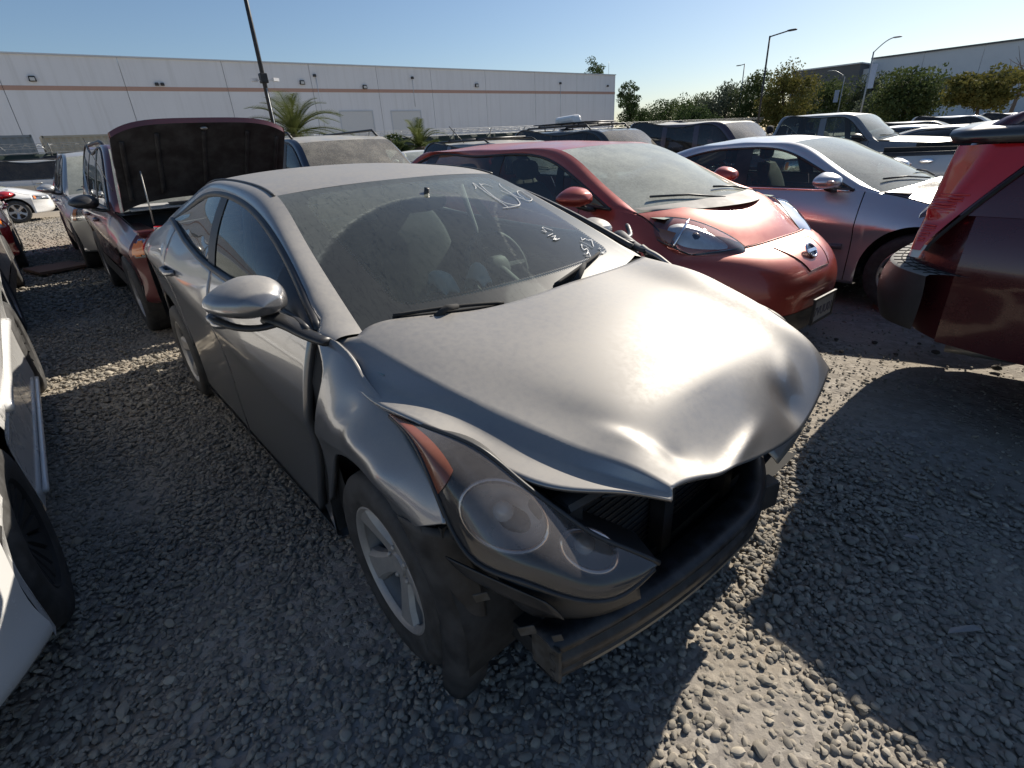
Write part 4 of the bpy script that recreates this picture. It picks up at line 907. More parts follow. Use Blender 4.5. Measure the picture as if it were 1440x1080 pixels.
# ---- red hatchback beside the silver sedan
def leaf_extra(root, S):
    up = [(.034, -.690, .969), (.184, -.650, .973), (.281, -.600, .965), (.436, -.470, .897), (.580, -.385, .800), (.735, -.345, .650)]
    lo = [(.045, -.745, .935), (.151, -.775, .880), (.336, -.770, .815), (.510, -.665, .738), (.640, -.515, .685), (.735, -.345, .650)]
    U, L = curve3(up, 34), curve3(lo, 34); w = np.linspace(0, 1, 14)
    for s in (1, -1):
        f = lambda Q: mir(np.array(Q)*np.array((1, -1, 1)), s)
        G = L[:, None]*(1-w[None, :, None])+U[:, None]*w[None, :, None]; b = np.sin(np.pi*w)[None, :]*np.sin(np.pi*np.linspace(0, 1, 34))[:, None]**.6
        G[..., 0] += .035*b+.012; G[..., 1] -= .035*b+.012; G[..., 2] += .030*b+.006
        o = patch('headlight', f(G), LENS, root); H = G-np.array((.035, -.035, .02)); patch('reflector', f(H), plain('chrome_lamp_bowl', (.85, .86, .87), .38, .25, var=.55, scale=14), o)
        H = G[2:11, 1:6]-np.array((.012, -.012, .008)); patch('turn_signal', f(H), AMBER, o)
        m = MB(); i = 11; m.tube(f(G[i]-np.array((.004, -.004, 0))), .008, 6); m.build('lamp_divider', CHROME, o, smooth=True)
        m = MB(); m.ell(f([(.38, -.62, .845)])[0], (.05, .05, .05)); m.build('projector', plain('projector_lens', (.02, .03, .06), .05, coat=1), o, smooth=True)
        for cu in (U, L): m = MB(); m.tube(f(cu+np.array((.010, -.010, .004))), .004, 6); m.build('lamp_seal', BLACKP, o, smooth=True)
    # charge flap with round badge on the nose
    def shp(A, B): return (-.30+.60*A)*(1-.45*B), .10+.26*B
    o = patch('charge_flap', subpatch(S.fb, 0, 0, 0, 0, off=.003, nu=14, nv=10, shape=shp), RED_L, root)
    q_ = subpatch(S.fb, 0, 0, 0, 0, off=.003, nu=14, nv=10, shape=shp); per = np.concatenate([q_[:, 0], q_[-1, 1:], q_[::-1, -1][1:], q_[0, ::-1][1:]]); m = MB(); m.tube(per, .003, 4, cap=False); m.build('flap_gap', BLACKM, o)
    c = subpatch(S.fb, -.01, .01, .235, .245, off=.018, nu=2, nv=2)[0, 0]; n = np.array((.75, 0, .55)); n /= np.linalg.norm(n); a = np.array((0, 1, 0.)); b = np.cross(n, a)
    q = np.linspace(0, 2*np.pi, 25); m = MB(); m.tube(c+n*.004+.052*np.cos(q)[:, None]*a+.046*np.sin(q)[:, None]*b, .008, 8, cap=False); ring = m.build('badge', CHROME, root, smooth=True)
    m = MB(); R3 = np.stack([n, a, b], 1); m.box(c+n*.007, (.008, .13, .024), R3); m.build('badge_bar', CHROME, ring, bevel=.003)
    m = MB(); m.box(c, (.004, .085, .075), R3); m.build('badge_field', plain('badge_blue', (.02, .04, .12), .2), ring)
    # black lower mouth, plate holder, lip
    patch('air_intake', subpatch(S.fb, -.62, .62, .62, .86, off=.004), BLACKP, root)
    patch('bumper_lip', subpatch(S.fb, -.7, .7, .90, .97, off=.012), RED_L, root)
    plate(root, (S.fo+.040, .0, .385), (1, 0), col=(.27, .275, .285), text='7VUU01')
    cw = capgrid(capfun(np.array([(.00, .74, 1.025), (.06, .70, 1.012), (.12, .62, 1.0)]), np.array([(.22, 0, 1.045), (.30, 0, 1.03), (.40, 0, 1.005)])), 25, 6, ease=False); cw[..., 2] += .004
    o = patch('cowl_grille', cw, plain('grey_cowl_plastic', (.22, .21, .20), .6), root)
LS = make_spec(wb=2.7, R=.316, fo=.95, ro=.80, hw=.885, zr=.2, zcf=.72, zcr=.92, belt_f=1.02, belt_r=1.10, fend=.78, nose=.80, cowl=1.03, xwb=.03, xwt=-.84, xrt=-3.0, xrb=-3.4, header=1.385, roof=1.452, roofr=1.36, yroof=.56,
               deck=1.0, bow=.24, noseprof=[(.80, .64), (.755, .78), (.69, .88), (.58, .945), (.48, .955), (.38, .945), (.28, .93), (.18, .84)], winrear=-3.15, seat_k=.93)
car('hatchback', 'copper red hatchback with bulging clear headlights and round nose badge beside the silver sedan', 'car', (-.92, 2.35, 0), R_(-1.5), RED_L, LS,
    doors=((-.42, -1.42), (-1.42, -2.36)), pillars=[(-.60, -.74, .09, BLACKP), (-1.44, -1.52, .14, BLACKP), (-2.62, -2.66, .20, BLACKP)], glassm=(glass('red_car_glass', (.42, .47, .45), .06), G_DARK, G_WSB), seat=SEATB, dash=DASHG, tail=(.90, .99, .0, .25), extra=leaf_extra)

# ---- blue-silver sedan beyond it
def merc_extra(root, S):
    for s in (1, -1):
        for a, b in ((-1.46, -.50), (-2.40, -1.48)):
            x = np.linspace(a+.02, b-.02, 16); z = .50+0*x; y = side_y(S, x, z)+.012; m = MB(); m.tube(mir(np.stack([x, y, z], 1), s), .024, 8, flat=1.0); m.build('door_molding', plain('molding_blue_grey', (.12, .125, .14), .4), root, smooth=True)
        x = np.linspace(S.F[2]+.05, S.F[3]-.03, 40); m = MB(); m.tube(mir(np.stack([x, S.Yt(x)+.014, S.zt(x)-.004], 1), s), .008, 6); m.build('belt_molding', CHROME, root, smooth=True)
        m = MB(); m.ell(mir([(S.xwb-.30, float(S.Yt(S.xwb-.3))+.235, float(S.zt(S.xwb-.25))+.075)], s)[0], (.03, .075, .022), 14, 8, 3, rotz(-.5*s)); m.build('mirror_lamp', plain('mirror_lamp_lens', (.5, .30, .2), .15, coat=1), root, smooth=True)
    for y in (-.38, .38):
        p = S.fh(np.array(y/.8), np.array(.06)); o = patch('hood_vent', capgrid(S.fh, 8, 5, y/.8-.22, y/.8+.22, .05, .16, ease=False)+np.array((0, 0, .005)), plain('vent_grey', (.20, .20, .20), .5), root)
        for i in range(6): m = MB(); q = capgrid(S.fh, 6, 2, y/.8-.21, y/.8+.21, .055+.017*i, .062+.017*i, ease=False)+np.array((0, 0, .008)); m.grid(q); m.build('vent_slot', BLACKM, o)
MS = make_spec(wb=2.854, R=.325, fo=.84, ro=1.10, hw=.91, zr=.22, zcf=.66, zcr=.82, belt_f=.95, belt_r=.99, fend=.75, nose=.72, cowl=.985, xwb=-.36, xwt=-1.18, xrt=-2.10, xrb=-3.12, header=1.325, roof=1.38, roofr=1.325, yroof=.57, deck=1.0, inset=.09, winrear=-2.85, seat_k=.92)
car('sedan', 'blue-silver four-door sedan with hood vents, behind the copper red hatchback', 'car', (.20, 4.66, 0), 0, BLUSIL, MS, doors=((-.46, -1.52), (-1.52, -2.46)),
    pillars=[(-.62, -.80, .05, BLUSIL), (-1.54, -1.60, .15, BLACKP), (-2.52, -2.58, .07, BLACKP)], glassm=(glass('blue_sedan_glass', (.62, .70, .66), .05), G_SIDE, G_WS), headlamp=(.45, .93, .03, .30), grille=(-.33, .33, .04, .34, 6, CHROME), intake=(-.6, .6, .68, .85), tail=(.72, .99, .06, .34), wheel=('seven', ALLOY, .215), platef=.42, extra=merc_extra)

# ---- dark red wagon at the right edge, seen from its rear corner
def wag_extra(root, S):
    F = S.F
    def sp(x, z, off=.012):
        x = np.asarray(x, float); z = np.asarray(z, float); zt = S.zt(x); t = np.clip((z-zt)/(F[1](np.clip(x, F[2]+.01, F[3]))-zt+1e-6), 0, 1)
        lowy = side_y(S, x, z); hiy = S.Yt(x)+(F[0](np.clip(x, F[2]+.01, F[3]))-S.Yt(x))*t+.018*np.sin(np.pi*t)
        return np.stack([x, np.where(z > zt, hiy, lowy)+off, z], -1)
    XB = S.xt+.11
    for s in (1, -1):
        # tall lamp: leans forward with the pillar, wraps the corner
        rows = []
        for v in np.linspace(0, 1, 16):
            z = .885+v*(1.345-.885); xb = XB+.06*v**1.5; xf = xb+.03+.275*max(0, v-.04)**1.05; rows.append([sp(xf+(xb-xf)*u, z, .012) for u in np.linspace(0, 1, 9)]+[np.array((xb-.035*q, float(sp(xb, z)[1])+.012-.16*q*q, z)) for q in (.4, .75, 1.0)])
        P = np.array(rows); P[..., 0] += .05*np.linspace(0, 1, 16)[:, None]*0
        o = patch('taillight', mir(P, s), REDL, root)
        patch('reverse_lamp', mir(P[:3, :]+np.array((0, .003, -.035)), s), WHITEL, o)
        for i in range(14):
            z = 1.06+.013*i if i < 7 else .93+.012*(i-7); m = MB(); q = np.array([P[int(np.clip((z-.885)/.46*15, 0, 15)), k] for k in range(2, 9)]); q[:, 1] += .002; q[:, 2] = z; m.tube(mir(q, s), .0035, 5); m.build('lens_rib', paint('red_lens_rib', (.62, .03, .03), 0, .15, 1, .05, flake=0), o, smooth=True)
        m = MB(); m.tube(mir(P[:, 0]+np.array((.022, .001, 0)), s), .014, 6, flat=.6); m.build('lamp_gap', BLACKM, root, smooth=True)
        # roof end cap and small spoiler lip
        ctrl = [[(-3.70, .632, 1.350), (-3.725, .652, 1.388), (-3.72, .61, 1.412), (-3.70, .42, 1.432)], [(-3.4, .642, 1.352), (-3.4, .662, 1.395), (-3.4, .62, 1.425), (-3.4, .42, 1.455)], [(-2.6, .65, 1.36), (-2.6, .665, 1.405), (-2.6, .62, 1.44), (-2.6, .42, 1.47)]]
        c = np.array(ctrl); c[:, 0, 1] += .04; c[:, 1, 1] += .02; patch('roof_edge', mir(net(c, 16, 8), s), DARKG, root, .01)
    # step pad on the bumper
    xt = S.xt; fb = capfun(np.array([(xt+.20, .872, .775), (xt+.21, .885, .70), (xt+.21, .885, .60), (xt+.20, .86, .50)]), np.array([(xt-.055, 0, .785), (xt-.08, 0, .70), (xt-.08, 0, .60), (xt-.04, 0, .47)]), 5.5); out = capgrid(fb, 49, 8)
    patch('bumper_cover', out, BLACKP, root)
    top = np.stack([out[:, 0]+np.array((.16, 0, .012)), out[:, 0]+np.array((.08, 0, .016)), out[:, 0]+np.array((.012, 0, .010)), out[:, 0]], 1); top[..., 1] *= np.array((.97, .985, 1, 1))
    pad = patch('step_pad', top, plain('worn_pad_plastic', (.20, .195, .18), .75, var=.4, scale=20), root)
    for k in range(3):
        q = top[:, 0]*(1-(.25+.25*k))+top[:, 2]*(.25+.25*k)+np.array((0, 0, .0035)); m = MB(); m.tube(q, .0035, 4); m.build('pad_groove', BLACKM, pad)
    for i in range(2, 48, 2): m = MB(); m.tube(top[i, :3]+np.array((0, 0, .002)), .002, 4); m.build('pad_groove', BLACKM, pad)
    m = MB(); m.tube([(-3.2, -.55, .36), (-3.5, -.56, .35)], .03, 10); m.build('tailpipe', STEEL, root, smooth=True)
WS_ = make_spec(wb=2.62, R=.335, fo=.9, ro=1.20, hw=.865, zr=.40, zcf=.70, zcr=.80, belt_f=1.02, belt_r=1.05, fend=.80, nose=.78, cowl=1.02, xwb=-.25, xwt=-1.0, xrt=-3.62, xrb=-3.74, header=1.38, roof=1.455, roofr=1.40, yroof=.60, deck=1.02, winrear=-3.64, inset=.07, under=.012,
                tailprof=[(1.02, -3.78), (.92, -3.81), (.80, -3.82), (.74, -3.82), (.66, -3.82), (.54, -3.81), (.46, -3.76)])
WS_.trimlo = -2.72
car('station_wagon', 'dark red wagon with tall red taillight and black step bumper, cut by the right edge', 'car', (4.27, 2.63, 0), R_(-.6), RED_D, WS_, doors=((-.4, -1.4), (-1.4, -2.3)),
    pillars=[(-1.42, -1.5, .12, BLACKP), (-2.3, -2.36, .12, BLACKP), (-3.18, -3.12, .92, RED_D)], glassm=(G_DARK, G_DARK, G_WS), headlamp=(.5, .95, .04, .28), grille=(-.4, .4, .05, .3, 4, BLACKP), extra=wag_extra, roof_mat=DARKG)

# ---- maroon SUV with its hood propped open behind the silver sedan
def jeep_extra(root, S):
    P = capgrid(S.fh, 27, 20, -.93, .93, .02, 1.0); hx, hz = S.xwb+.16, 1.16
    ang = R_(53); q = P-np.array((hx, 0, S.cowl)); c, s_ = math.cos(ang), math.sin(ang)
    Q = np.stack([q[..., 0]*c-q[..., 2]*s_, q[..., 1], q[..., 0]*s_+q[..., 2]*c], -1)+np.array((hx-.02, 0, hz))
    Hd = patch('hood', Q, RED_J, root); N = np.array((-s_, 0, c))
    I = capgrid(lambda u, v: S.fh(u*.93, .05+.92*v), 27, 20); q = I-np.array((hx, 0, S.cowl)); I = np.stack([q[..., 0]*c-q[..., 2]*s_, q[..., 1], q[..., 0]*s_+q[..., 2]*c], -1)+np.array((hx-.02, 0, hz))-N*.035
    patch('hood_inner_panel', I, plain('hood_underside', (.012, .009, .010), .8, var=.5, scale=7), Hd)
    rim = np.concatenate([Q[0], Q[:, -1], Q[::-1][0][::-1], Q[::-1, 0]]); rin = np.concatenate([I[0], I[:, -1], I[::-1][0][::-1], I[::-1, 0]])
    patch('hood_edge', np.stack([rim, rin], 1), RED_J, Hd)
    for a in np.linspace(3, 23, 5): m = MB(); m.tube(I[int(a), 2:-2]-N*.010, .018, 6, flat=.5); m.build('hood_rib', plain('hood_underside', (.012, .009, .010), .8), Hd, smooth=True)
    m = MB(); m.ell(I[13, -2]-N*.02, (.02, .03, .015)); m.build('hood_latch', STEEL, Hd, smooth=True)
    # engine bay
    m = MB(); m.box((.10, 0, .62), (.8, 1.1, .5)); m.build('engine', plain('engine_black', (.014, .014, .014), .7), root, bevel=.06)
    m = MB(); m.box((.62, 0, .78), (.06, 1.25, .18)); m.build('radiator_support', RED_J, root, bevel=.01)
    m = MB(); m.box((-.34, 0, .86), (.05, 1.45, .36)); m.build('firewall', BLACKM, root)
    for s in (1, -1):
        m = MB(); m.box((.12, s*.70, .93), (.85, .14, .04)); m.build('inner_fender', RED_J, root, bevel=.01)
    m = MB(); m.box((-.30, 0, 1.075), (.22, 1.36, .02), roty(.12)); o = m.build('cowl_panel', plain('pale_cowl', (.42, .41, .39), .6), root, bevel=.006)
    m = MB(); m.box((-.25, -.18, 1.094), (.12, .34, .006), roty(.12)); m.build('cowl_screen', plain('cowl_mesh', (.05, .05, .05), .8), o)
    m = MB(); m.tube([(-.42, .5, 1.14), (-.50, .0, 1.17), (-.48, -.55, 1.16)], .012, 6); m.build('wiper', BLACKP, root, smooth=True)
    m = MB(); m.tube([(.45, -.62, .98), (.38, -.58, 1.40)], .006, 6); m.build('hood_prop', STEEL, root, smooth=True)
    m = MB(); m.tube([(-.55, -.70, 1.05), (-.85, -.78, 1.70)], .003, 5); m.build('antenna', BLACKP, root, smooth=True)
    for s in (1, -1):
        m = MB(); m.tube(mir([(-1.25, .585, 1.62), (-1.35, .60, 1.665), (-1.5, .60, 1.685), (-2.9, .60, 1.685), (-3.1, .59, 1.64)], s), .018, 8); m.build('roof_bar', BLACKP, root, smooth=True)
        patch('marker_lamp', mir(subpatch(S.fb, .86, .97, .16, .30, off=.012, nu=6, nv=5), s), AMBER, root)
JS = make_spec(wb=2.69, R=.365, fo=.74, ro=1.0, hw=.905, zr=.36, zcf=.76, zcr=.90, belt_f=1.06, belt_r=1.10, fend=.93, nose=.96, cowl=1.08, xwb=-.42, xwt=-.98, xrt=-3.35, xrb=-3.55, header=1.60, roof=1.67, roofr=1.62, yroof=.60, deck=1.02, winrear=-3.4, inset=.10, bow=.12, seat_k=1.05,
               noseprof=[(.96, .62), (.90, .68), (.80, .70), (.66, .70), (.60, .74), (.48, .75), (.36, .70)])
car('suv', 'maroon four-wheel-drive SUV with its hood raised, right behind the silver sedan', 'car', (-4.72, .02, 0), 0, RED_J, JS, doors=((-.5, -1.5), (-1.5, -2.3)), pillars=[(-1.52, -1.58, .12, BLACKP), (-2.42, -2.46, .14, RED_J)], glassm=(G_SIDE, G_DARK, G_WS),
    headlamp=(.66, .96, .10, .34), grille=(-.55, .55, .08, .34, 5, BLACKP), wheel=('five', ALLOYD, .215), mirrors=BLACKP, cladding=lambda x: .50+0*x, hoodup=True, extra=jeep_extra, wipers=False, tw=.235, hoodpw=5.0)

# ---- rows behind
def suv_spec(k=1.0, **kw):
    d = dict(wb=2.8, R=.36, fo=.86, ro=1.0, hw=.94, zr=.34, zcf=.78, zcr=.92, belt_f=1.08, belt_r=1.12, fend=.95, nose=.98, cowl=1.10, xwb=-.35, xwt=-1.02, xrt=-3.55, xrb=-3.72, header=1.60, roof=1.68, roofr=1.62, yroof=.64, deck=1.05, winrear=-3.55, inset=.09, bow=.14, seat_k=1.05)
    d.update(kw); return make_spec(**d)
SILM = 'cars parked in rows behind the silver sedan'
def rails(S, bars=False, z=.015):
    def f(root, S_=S):
        for s in (1, -1):
            q = np.array([(S.xwt-.25, .60, S.roof-.06), (S.xwt-.4, .60, S.roof+z), (S.xrt+.45, .60, S.roof+z), (S.xrt+.25, .60, S.roof-.06)])*np.array((1, S.yroof/.62, 1)); m = MB(); m.tube(mir(q, s), .017, 8); m.build('roof_bar', BLACKP, root, smooth=True)
        if bars:
            for x in (S.xwt-.6, S.xrt+.8): m = MB(); m.tube([(x, -S.yroof, S.roof+z+.02), (x, S.yroof, S.roof+z+.02)], .018, 8); m.build('cross_bar', BLACKP, root, smooth=True)
    return f
ES = suv_spec(wb=2.86, hw=.98, roof=1.70, header=1.60)
car('suv', 'pale silver SUV with amber headlight, behind the maroon SUV', 'car', (-9.35, -.04, 0), 0, SILV2, ES, headlamp=(.60, .98, .06, .30), grille=(-.5, .5, .06, .36, 3, CHROME), intake=(-.6, .6, .62, .82), doors=((-.55, -1.5), (-1.5, -2.4)), pillars=[(-1.52, -1.58, .12, BLACKP), (-2.5, -2.55, .14, BLACKP)], cladding=lambda x: .46+0*x, glassm=(G_SIDE, G_DARK, G_WS), group=SILM, seat=SEATB)
GS = suv_spec(hw=.93, roof=1.69, header=1.585, roofr=1.64, yroof=.66)
car('suv', 'dark navy SUV with champagne dusty roof, behind the red hatchback and silver roof', 'car', (-5.25, 2.22, 0), 0, NAVY, GS, headlamp=(.6, .97, .08, .3), grille=(-.5, .5, .06, .34, 4, CHROME), glassm=(G_SIDE, G_DARK, G_WSD), group=SILM, roof_mat=CHAMP, extra=rails(GS, z=.035), mirrors=BLACKP)
FS = suv_spec(wb=2.55, R=.33, hw=.87, roof=1.50, header=1.42, roofr=1.45, belt_f=1.0, belt_r=1.04, cowl=1.02, nose=.85, fend=.85, xrt=-3.25, xrb=-3.42, winrear=-3.28, yroof=.58, ro=.9, fo=.85)
def antenna_rails(root, S):
    rails(S, True)(root); m = MB(); m.tube([(S.xrt+.9, -.3, S.roof-.02), (S.xrt+.5, -.32, S.roof+.28)], .008, 6); m.build('antenna', BLACKP, root, smooth=True)
car('suv', 'grey wagon-like SUV with black crossbars, behind the red hatchback roof', 'car', (-4.95, 5.35, 0), 0, GREYP, FS, headlamp=(.6, .97, .08, .3), grille=(-.4, .4, .06, .3, 3, CHROME), doors=((-.45, -1.4), (-1.4, -2.2)), pillars=[(-1.42, -1.48, .12, GREYP), (-2.32, -2.38, .12, GREYP)], glassm=(G_DARK, G_DARK, G_WS), group=SILM, roof_mat=CHAMP, extra=antenna_rails)
KS = suv_spec(hw=.92, roof=1.62, header=1.54, roofr=1.58, belt_f=1.02, belt_r=1.05)
def board(root, S):
    rails(S, True, .07)(root)
    m = MB()
    for y in (-.45, .0, .45): m.tube([(S.xrt+.5, y, S.roof+.13), (S.xwt-.55, y, S.roof+.13)], .012, 6)
    for x in np.linspace(S.xrt+.5, S.xwt-.55, 5): m.tube([(x, -.5, S.roof+.13), (x, .5, S.roof+.13)], .012, 6)
    for x in (S.xrt+.8, S.xwt-.6):
        for y in (-.45, .45): m.tube([(x, y, S.roof), (x, y, S.roof+.13)], .012, 6)
    m.build('roof_basket', BLACKP, root, smooth=True)
car('suv', 'black SUV carrying a roof basket and white roof sign', 'car', (-4.9, 8.0, 0), 0, DARKG, KS, headlamp=(.6, .97, .08, .3), grille=(-.5, .5, .06, .34, 4, CHROME), glassm=(G_DARK, G_DARK, G_WSD), group=SILM, extra=board)
def roof_sign():
    c = [[(x, y, z) for x, z in ((-.17, 0), (-.13, .14), (.13, .14), (.17, 0))] for y in (-.62, -.55, .55, .62)]
    c = np.array(c); c[0, :, 2] *= .6; c[-1, :, 2] *= .6; root = thing('roof_sign', 'white lozenge roof sign on top of the black SUV', 'sign', (-7.3, 7.9, 1.75), R_(62))
    m = MB(); m.box((0, 0, .075), (.22, 1.25, .15), taper=.9); m.build('sign_body', plain('sign_white', (.80, .80, .78), .35, var=.1), root, bevel=.05); m = MB()
    letters('20', .10, (.116, 0, .075), 0, plain('sign_digits', (.2, .2, .2), .6), root)
    for y in (-.4, .4): m.tube([(0, y, 0), (0, y, -.05)], .02, 8)
    m.build('sign_foot', BLACKP, root)
roof_sign()
EL = suv_spec(wb=2.58, R=.34, hw=.91, fo=.80, ro=.85, roof=1.65, header=1.57, roofr=1.64, belt_f=1.02, belt_r=1.05, cowl=1.06, nose=.92, fend=.90, xwb=-.30, xwt=-.90, xrt=-3.2, xrb=-3.32, winrear=-3.2, yroof=.68)
car('suv', 'boxy dark plum SUV with cream dusty roof, left of the grey pickup', 'car', (-3.68, 10.25, 0), 0, PURP, EL, headlamp=(.6, .97, .08, .3), grille=(-.4, .4, .06, .3, 3, BLACKP), doors=((-.4, -1.4), (-1.4, -2.1)), pillars=[(-1.42, -1.46, .12, PURP), (-2.2, -2.22, .12, PURP)], glassm=(glass('plum_suv_glass', (.30, .24, .30), .06), G_DARK, G_WSD), group=SILM, roof_mat=CHAMP, mirrors=SILV2)
def bed_extra(root, S):
    m = MB(); x0, x1 = S.xt+.12, S.xrb-.15; z = float(S.zt(-S.wb)); y = float(S.Yt(-S.wb))
    m.box(((x0+x1)/2, 0, .72), (x1-x0, 2*y-.12, .04)); m.build('bed_floor', BLACKM, root)
    for s in (1, -1):
        m = MB(); xs = np.linspace(S.xt+.04, S.xrb-.1, 10); P = np.stack([np.stack([xs, S.Yt(xs)+d, S.zt(xs)+e], 1) for d, e in ((.012, -.02), (.012, .03), (-.09, .035), (-.10, -.03))], 1); patch('bed_rail', mir(P, s), BLACKP, root)
        m = MB(); m.box(((x0+x1)/2, s*(y-.10), .95), (x1-x0, .03, .42)); m.build('bed_wall', BLACKM, root)
        patch('taillight', mir(subpatch(S.fbr, .90, .998, .12, .50, off=.010, nu=6, nv=8), s), REDL, root)
    m = MB(); m.box((S.xrb-.11, 0, (z+.7)/2+.1), (.04, 2*y-.1, z-.6)); m.build('cab_back', plain('cab_back_paint', (.1, .1, .1), .5), root)
    m = MB(); m.ell((S.xt+.62, -float(side_y(S, S.xt+.62, z-.10))-.004, z-.075), (.07, .012, .032), 16, 8); m.build('oval_badge', CHROME, root, smooth=True)
PK = dict(wb=3.55, R=.39, fo=.95, ro=1.15, hw=.97, zr=.40, zcf=.88, zcr=.90, belt_f=1.10, belt_r=1.14, fend=1.02, nose=1.05, cowl=1.15, xwb=-.45, xwt=-1.05, xrt=-2.55, xrb=-2.75, header=1.60, roof=1.68, roofr=1.64, yroof=.66, deck=1.14, winrear=-2.62, inset=.09, bow=.14, seat_k=1.08)
RS = make_spec(**PK)
car('pickup', 'slate grey crew-cab pickup with black mirror and dusty hood', 'pickup', (-2.1, 13.1, 0), 0, GREYP, RS, doors=((-.6, -1.55), (-1.55, -2.5)), pillars=[(-.80, -.92, .04, BLACKP), (-1.57, -1.62, .13, GREYP)], glassm=(glass('pickup_glass', (.5, .56, .54), .07), G_SIDE, G_WS), headlamp=(.6, .97, .06, .34), grille=(-.5, .5, .05, .4, 3, CHROME), wheel=('five', ALLOYD, .225), tw=.26, bed=True, mirrors=BLACKP, extra=bed_extra, group=SILM)
PK2 = dict(PK); PK2.update(roof=1.50, header=1.44, roofr=1.46, belt_f=1.05, belt_r=1.10, deck=1.10)
PS = make_spec(**PK2)
car('pickup', 'white pickup with black bed rail and oval badge, behind the blue-silver sedan', 'pickup', (3.62, 7.50, 0), 0, WHITE2, PS, doors=((-.6, -1.55), (-1.55, -2.5)), pillars=[(-1.57, -1.62, .13, WHITE2)], headlamp=(.6, .97, .06, .34), grille=(-.5, .5, .05, .4, 3, CHROME), wheel=('five', ALLOYD, .225), tw=.25, bed=True, extra=bed_extra, group=SILM)

# ---- left column, only their right-hand edges reach into the picture
def white_extra(root, S):
    for s in (1, -1):
        x = np.linspace(-2.2, -.5, 24); m = MB(); m.tube(mir(np.stack([x, side_y(S, x, .62+0*x)+.01, .62+0*x], 1), s), .020, 8); m.build('door_molding', WHITE, root, smooth=True)
        m = MB(); m.tube(mir(np.stack([x, side_y(S, x, .23+0*x)+.012, .23+0*x], 1), s), .012, 6); m.build('sill_molding', WHITE, root, smooth=True)
VS = make_spec(wb=2.70, R=.335, fo=.95, ro=1.05, hw=.90, zr=.20, zcf=.62, zcr=.80, belt_f=.97, belt_r=1.0, fend=.74, nose=.74, cowl=.97, xrb=-3.2, seat_k=.9, bpw=4.4, nose_w=1.0)
car('sedan', 'white sedan with black front wheel, cut by the left edge in the foreground', 'car', (-1.02, -2.545, 0), 0, WHITE, VS, headlamp=(.55, .97, .03, .26), grille=(-.35, .35, .05, .3, 4, BLACKP), intake=(-.5, .5, .65, .84), wheel=('steel', BLACKM, .205), extra=white_extra, mirrors=False, group='cars parked along the left edge')
V2 = suv_spec(wb=2.9, R=.35, hw=.92, fo=.98, roof=1.60, header=1.50, fend=.84, nose=.86, zr=.26)
car('minivan', 'silver minivan with amber front corner lamp at the left edge', 'car', (-5.78, -2.66, 0), 0, SILV2, V2, headlamp=(.62, .99, .08, .30), grille=(-.4, .4, .08, .3, 3, CHROME), wheel=('five', ALLOYD, .21), glassm=(G_DARK, G_DARK, G_WS), cladding=lambda x: .40+0*x, group='cars parked along the left edge')
V3 = make_spec(wb=2.65, R=.32, fo=.90, ro=1.0, hw=.88, belt_f=1.0, belt_r=1.02, fend=.84, nose=.82, cowl=1.02, zr=.24, header=1.36, roof=1.42)
car('sedan', 'bright red compact car with dark bumper at the left edge, behind the silver minivan', 'car', (-10.6, -2.56, 0), R_(1), RED_C, V3, headlamp=(.6, .97, .06, .28), grille=(-.4, .4, .06, .3, 3, BLACKP), intake=(-.6, .6, .6, .85), group='cars parked along the left edge')
V4 = make_spec(wb=2.75, R=.32, fo=.92, ro=1.05, hw=.90, belt_f=.97, belt_r=1.0, roof=1.42, header=1.36)
car('sedan', 'white sedan parked crosswise near the fence at far left', 'car', (-21.6, -1.75, 0), R_(90), WHITE, V4, headlamp=(.55, .97, .04, .26), grille=(-.4, .4, .06, .3, 3, BLACKP), glassm=(G_DARK, G_DARK, G_WS), group='cars by the fence')
V5 = suv_spec(hw=.98, roof=1.74, header=1.64, roofr=1.70)
car('suv', 'light grey SUV with dark rear side window, behind the crosswise white sedan', 'car', (-26.2, 1.2, 0), R_(90), SILV2, V5, glassm=(G_DARK, G_DARK, G_WS), group='cars by the fence', extra=rails(V5))
V6 = suv_spec(hw=.98, roof=1.80, header=1.70, roofr=1.78, wb=3.1, xrt=-3.9, xrb=-4.05, winrear=-3.9)
car('suv', 'long black SUV nearest the green fence at far left', 'car', (-28.4, 3.3, 0), R_(90), DARKG, V6, glassm=(G_DARK, G_DARK, G_WS), group='cars by the fence')
# ---- distant cars right and centre
V7 = make_spec(roof=1.36, header=1.30, roofr=1.30)
car('sedan', 'white car far back between the navy SUV and the grey wagon', 'car', (-14.0, 8.6, 0), R_(-20), WHITE2, V7, group='distant cars', interior_on=False, glassm=(G_DARK, G_DARK, G_WS))
car('sedan', 'beige car far back beside the palm bush', 'car', (-18.0, 9.6, 0), R_(-15), CHAMP, make_spec(roof=1.42, header=1.36, roofr=1.36), group='distant cars', interior_on=False, glassm=(G_DARK, G_DARK, G_WS))
car('sedan', 'dark sedan with pale roof edge, beyond the grey pickup hood', 'car', (-2.2, 20.5, 0), R_(8), BLUSIL, make_spec(roof=1.30, header=1.25, roofr=1.25), group='distant cars', interior_on=False, glassm=(G_DARK, G_DARK, G_WS))
car('sedan', 'second dark sedan beyond the grey pickup, nearer the wagon roof', 'car', (-.6, 18.0, 0), R_(5), GREYP, make_spec(roof=1.27, header=1.22, roofr=1.22), group='distant cars', interior_on=False, glassm=(G_DARK, G_DARK, G_WS))
car('suv', 'black SUV far back above the grey pickup hood', 'car', (-3.6, 27.2, 0), R_(6), DARKG, suv_spec(roof=1.38, header=1.32, roofr=1.36, belt_f=1.0, belt_r=1.02, cowl=1.0, nose=.9, fend=.88), group='distant cars', interior_on=False, glassm=(G_DARK, G_DARK, G_WSD))
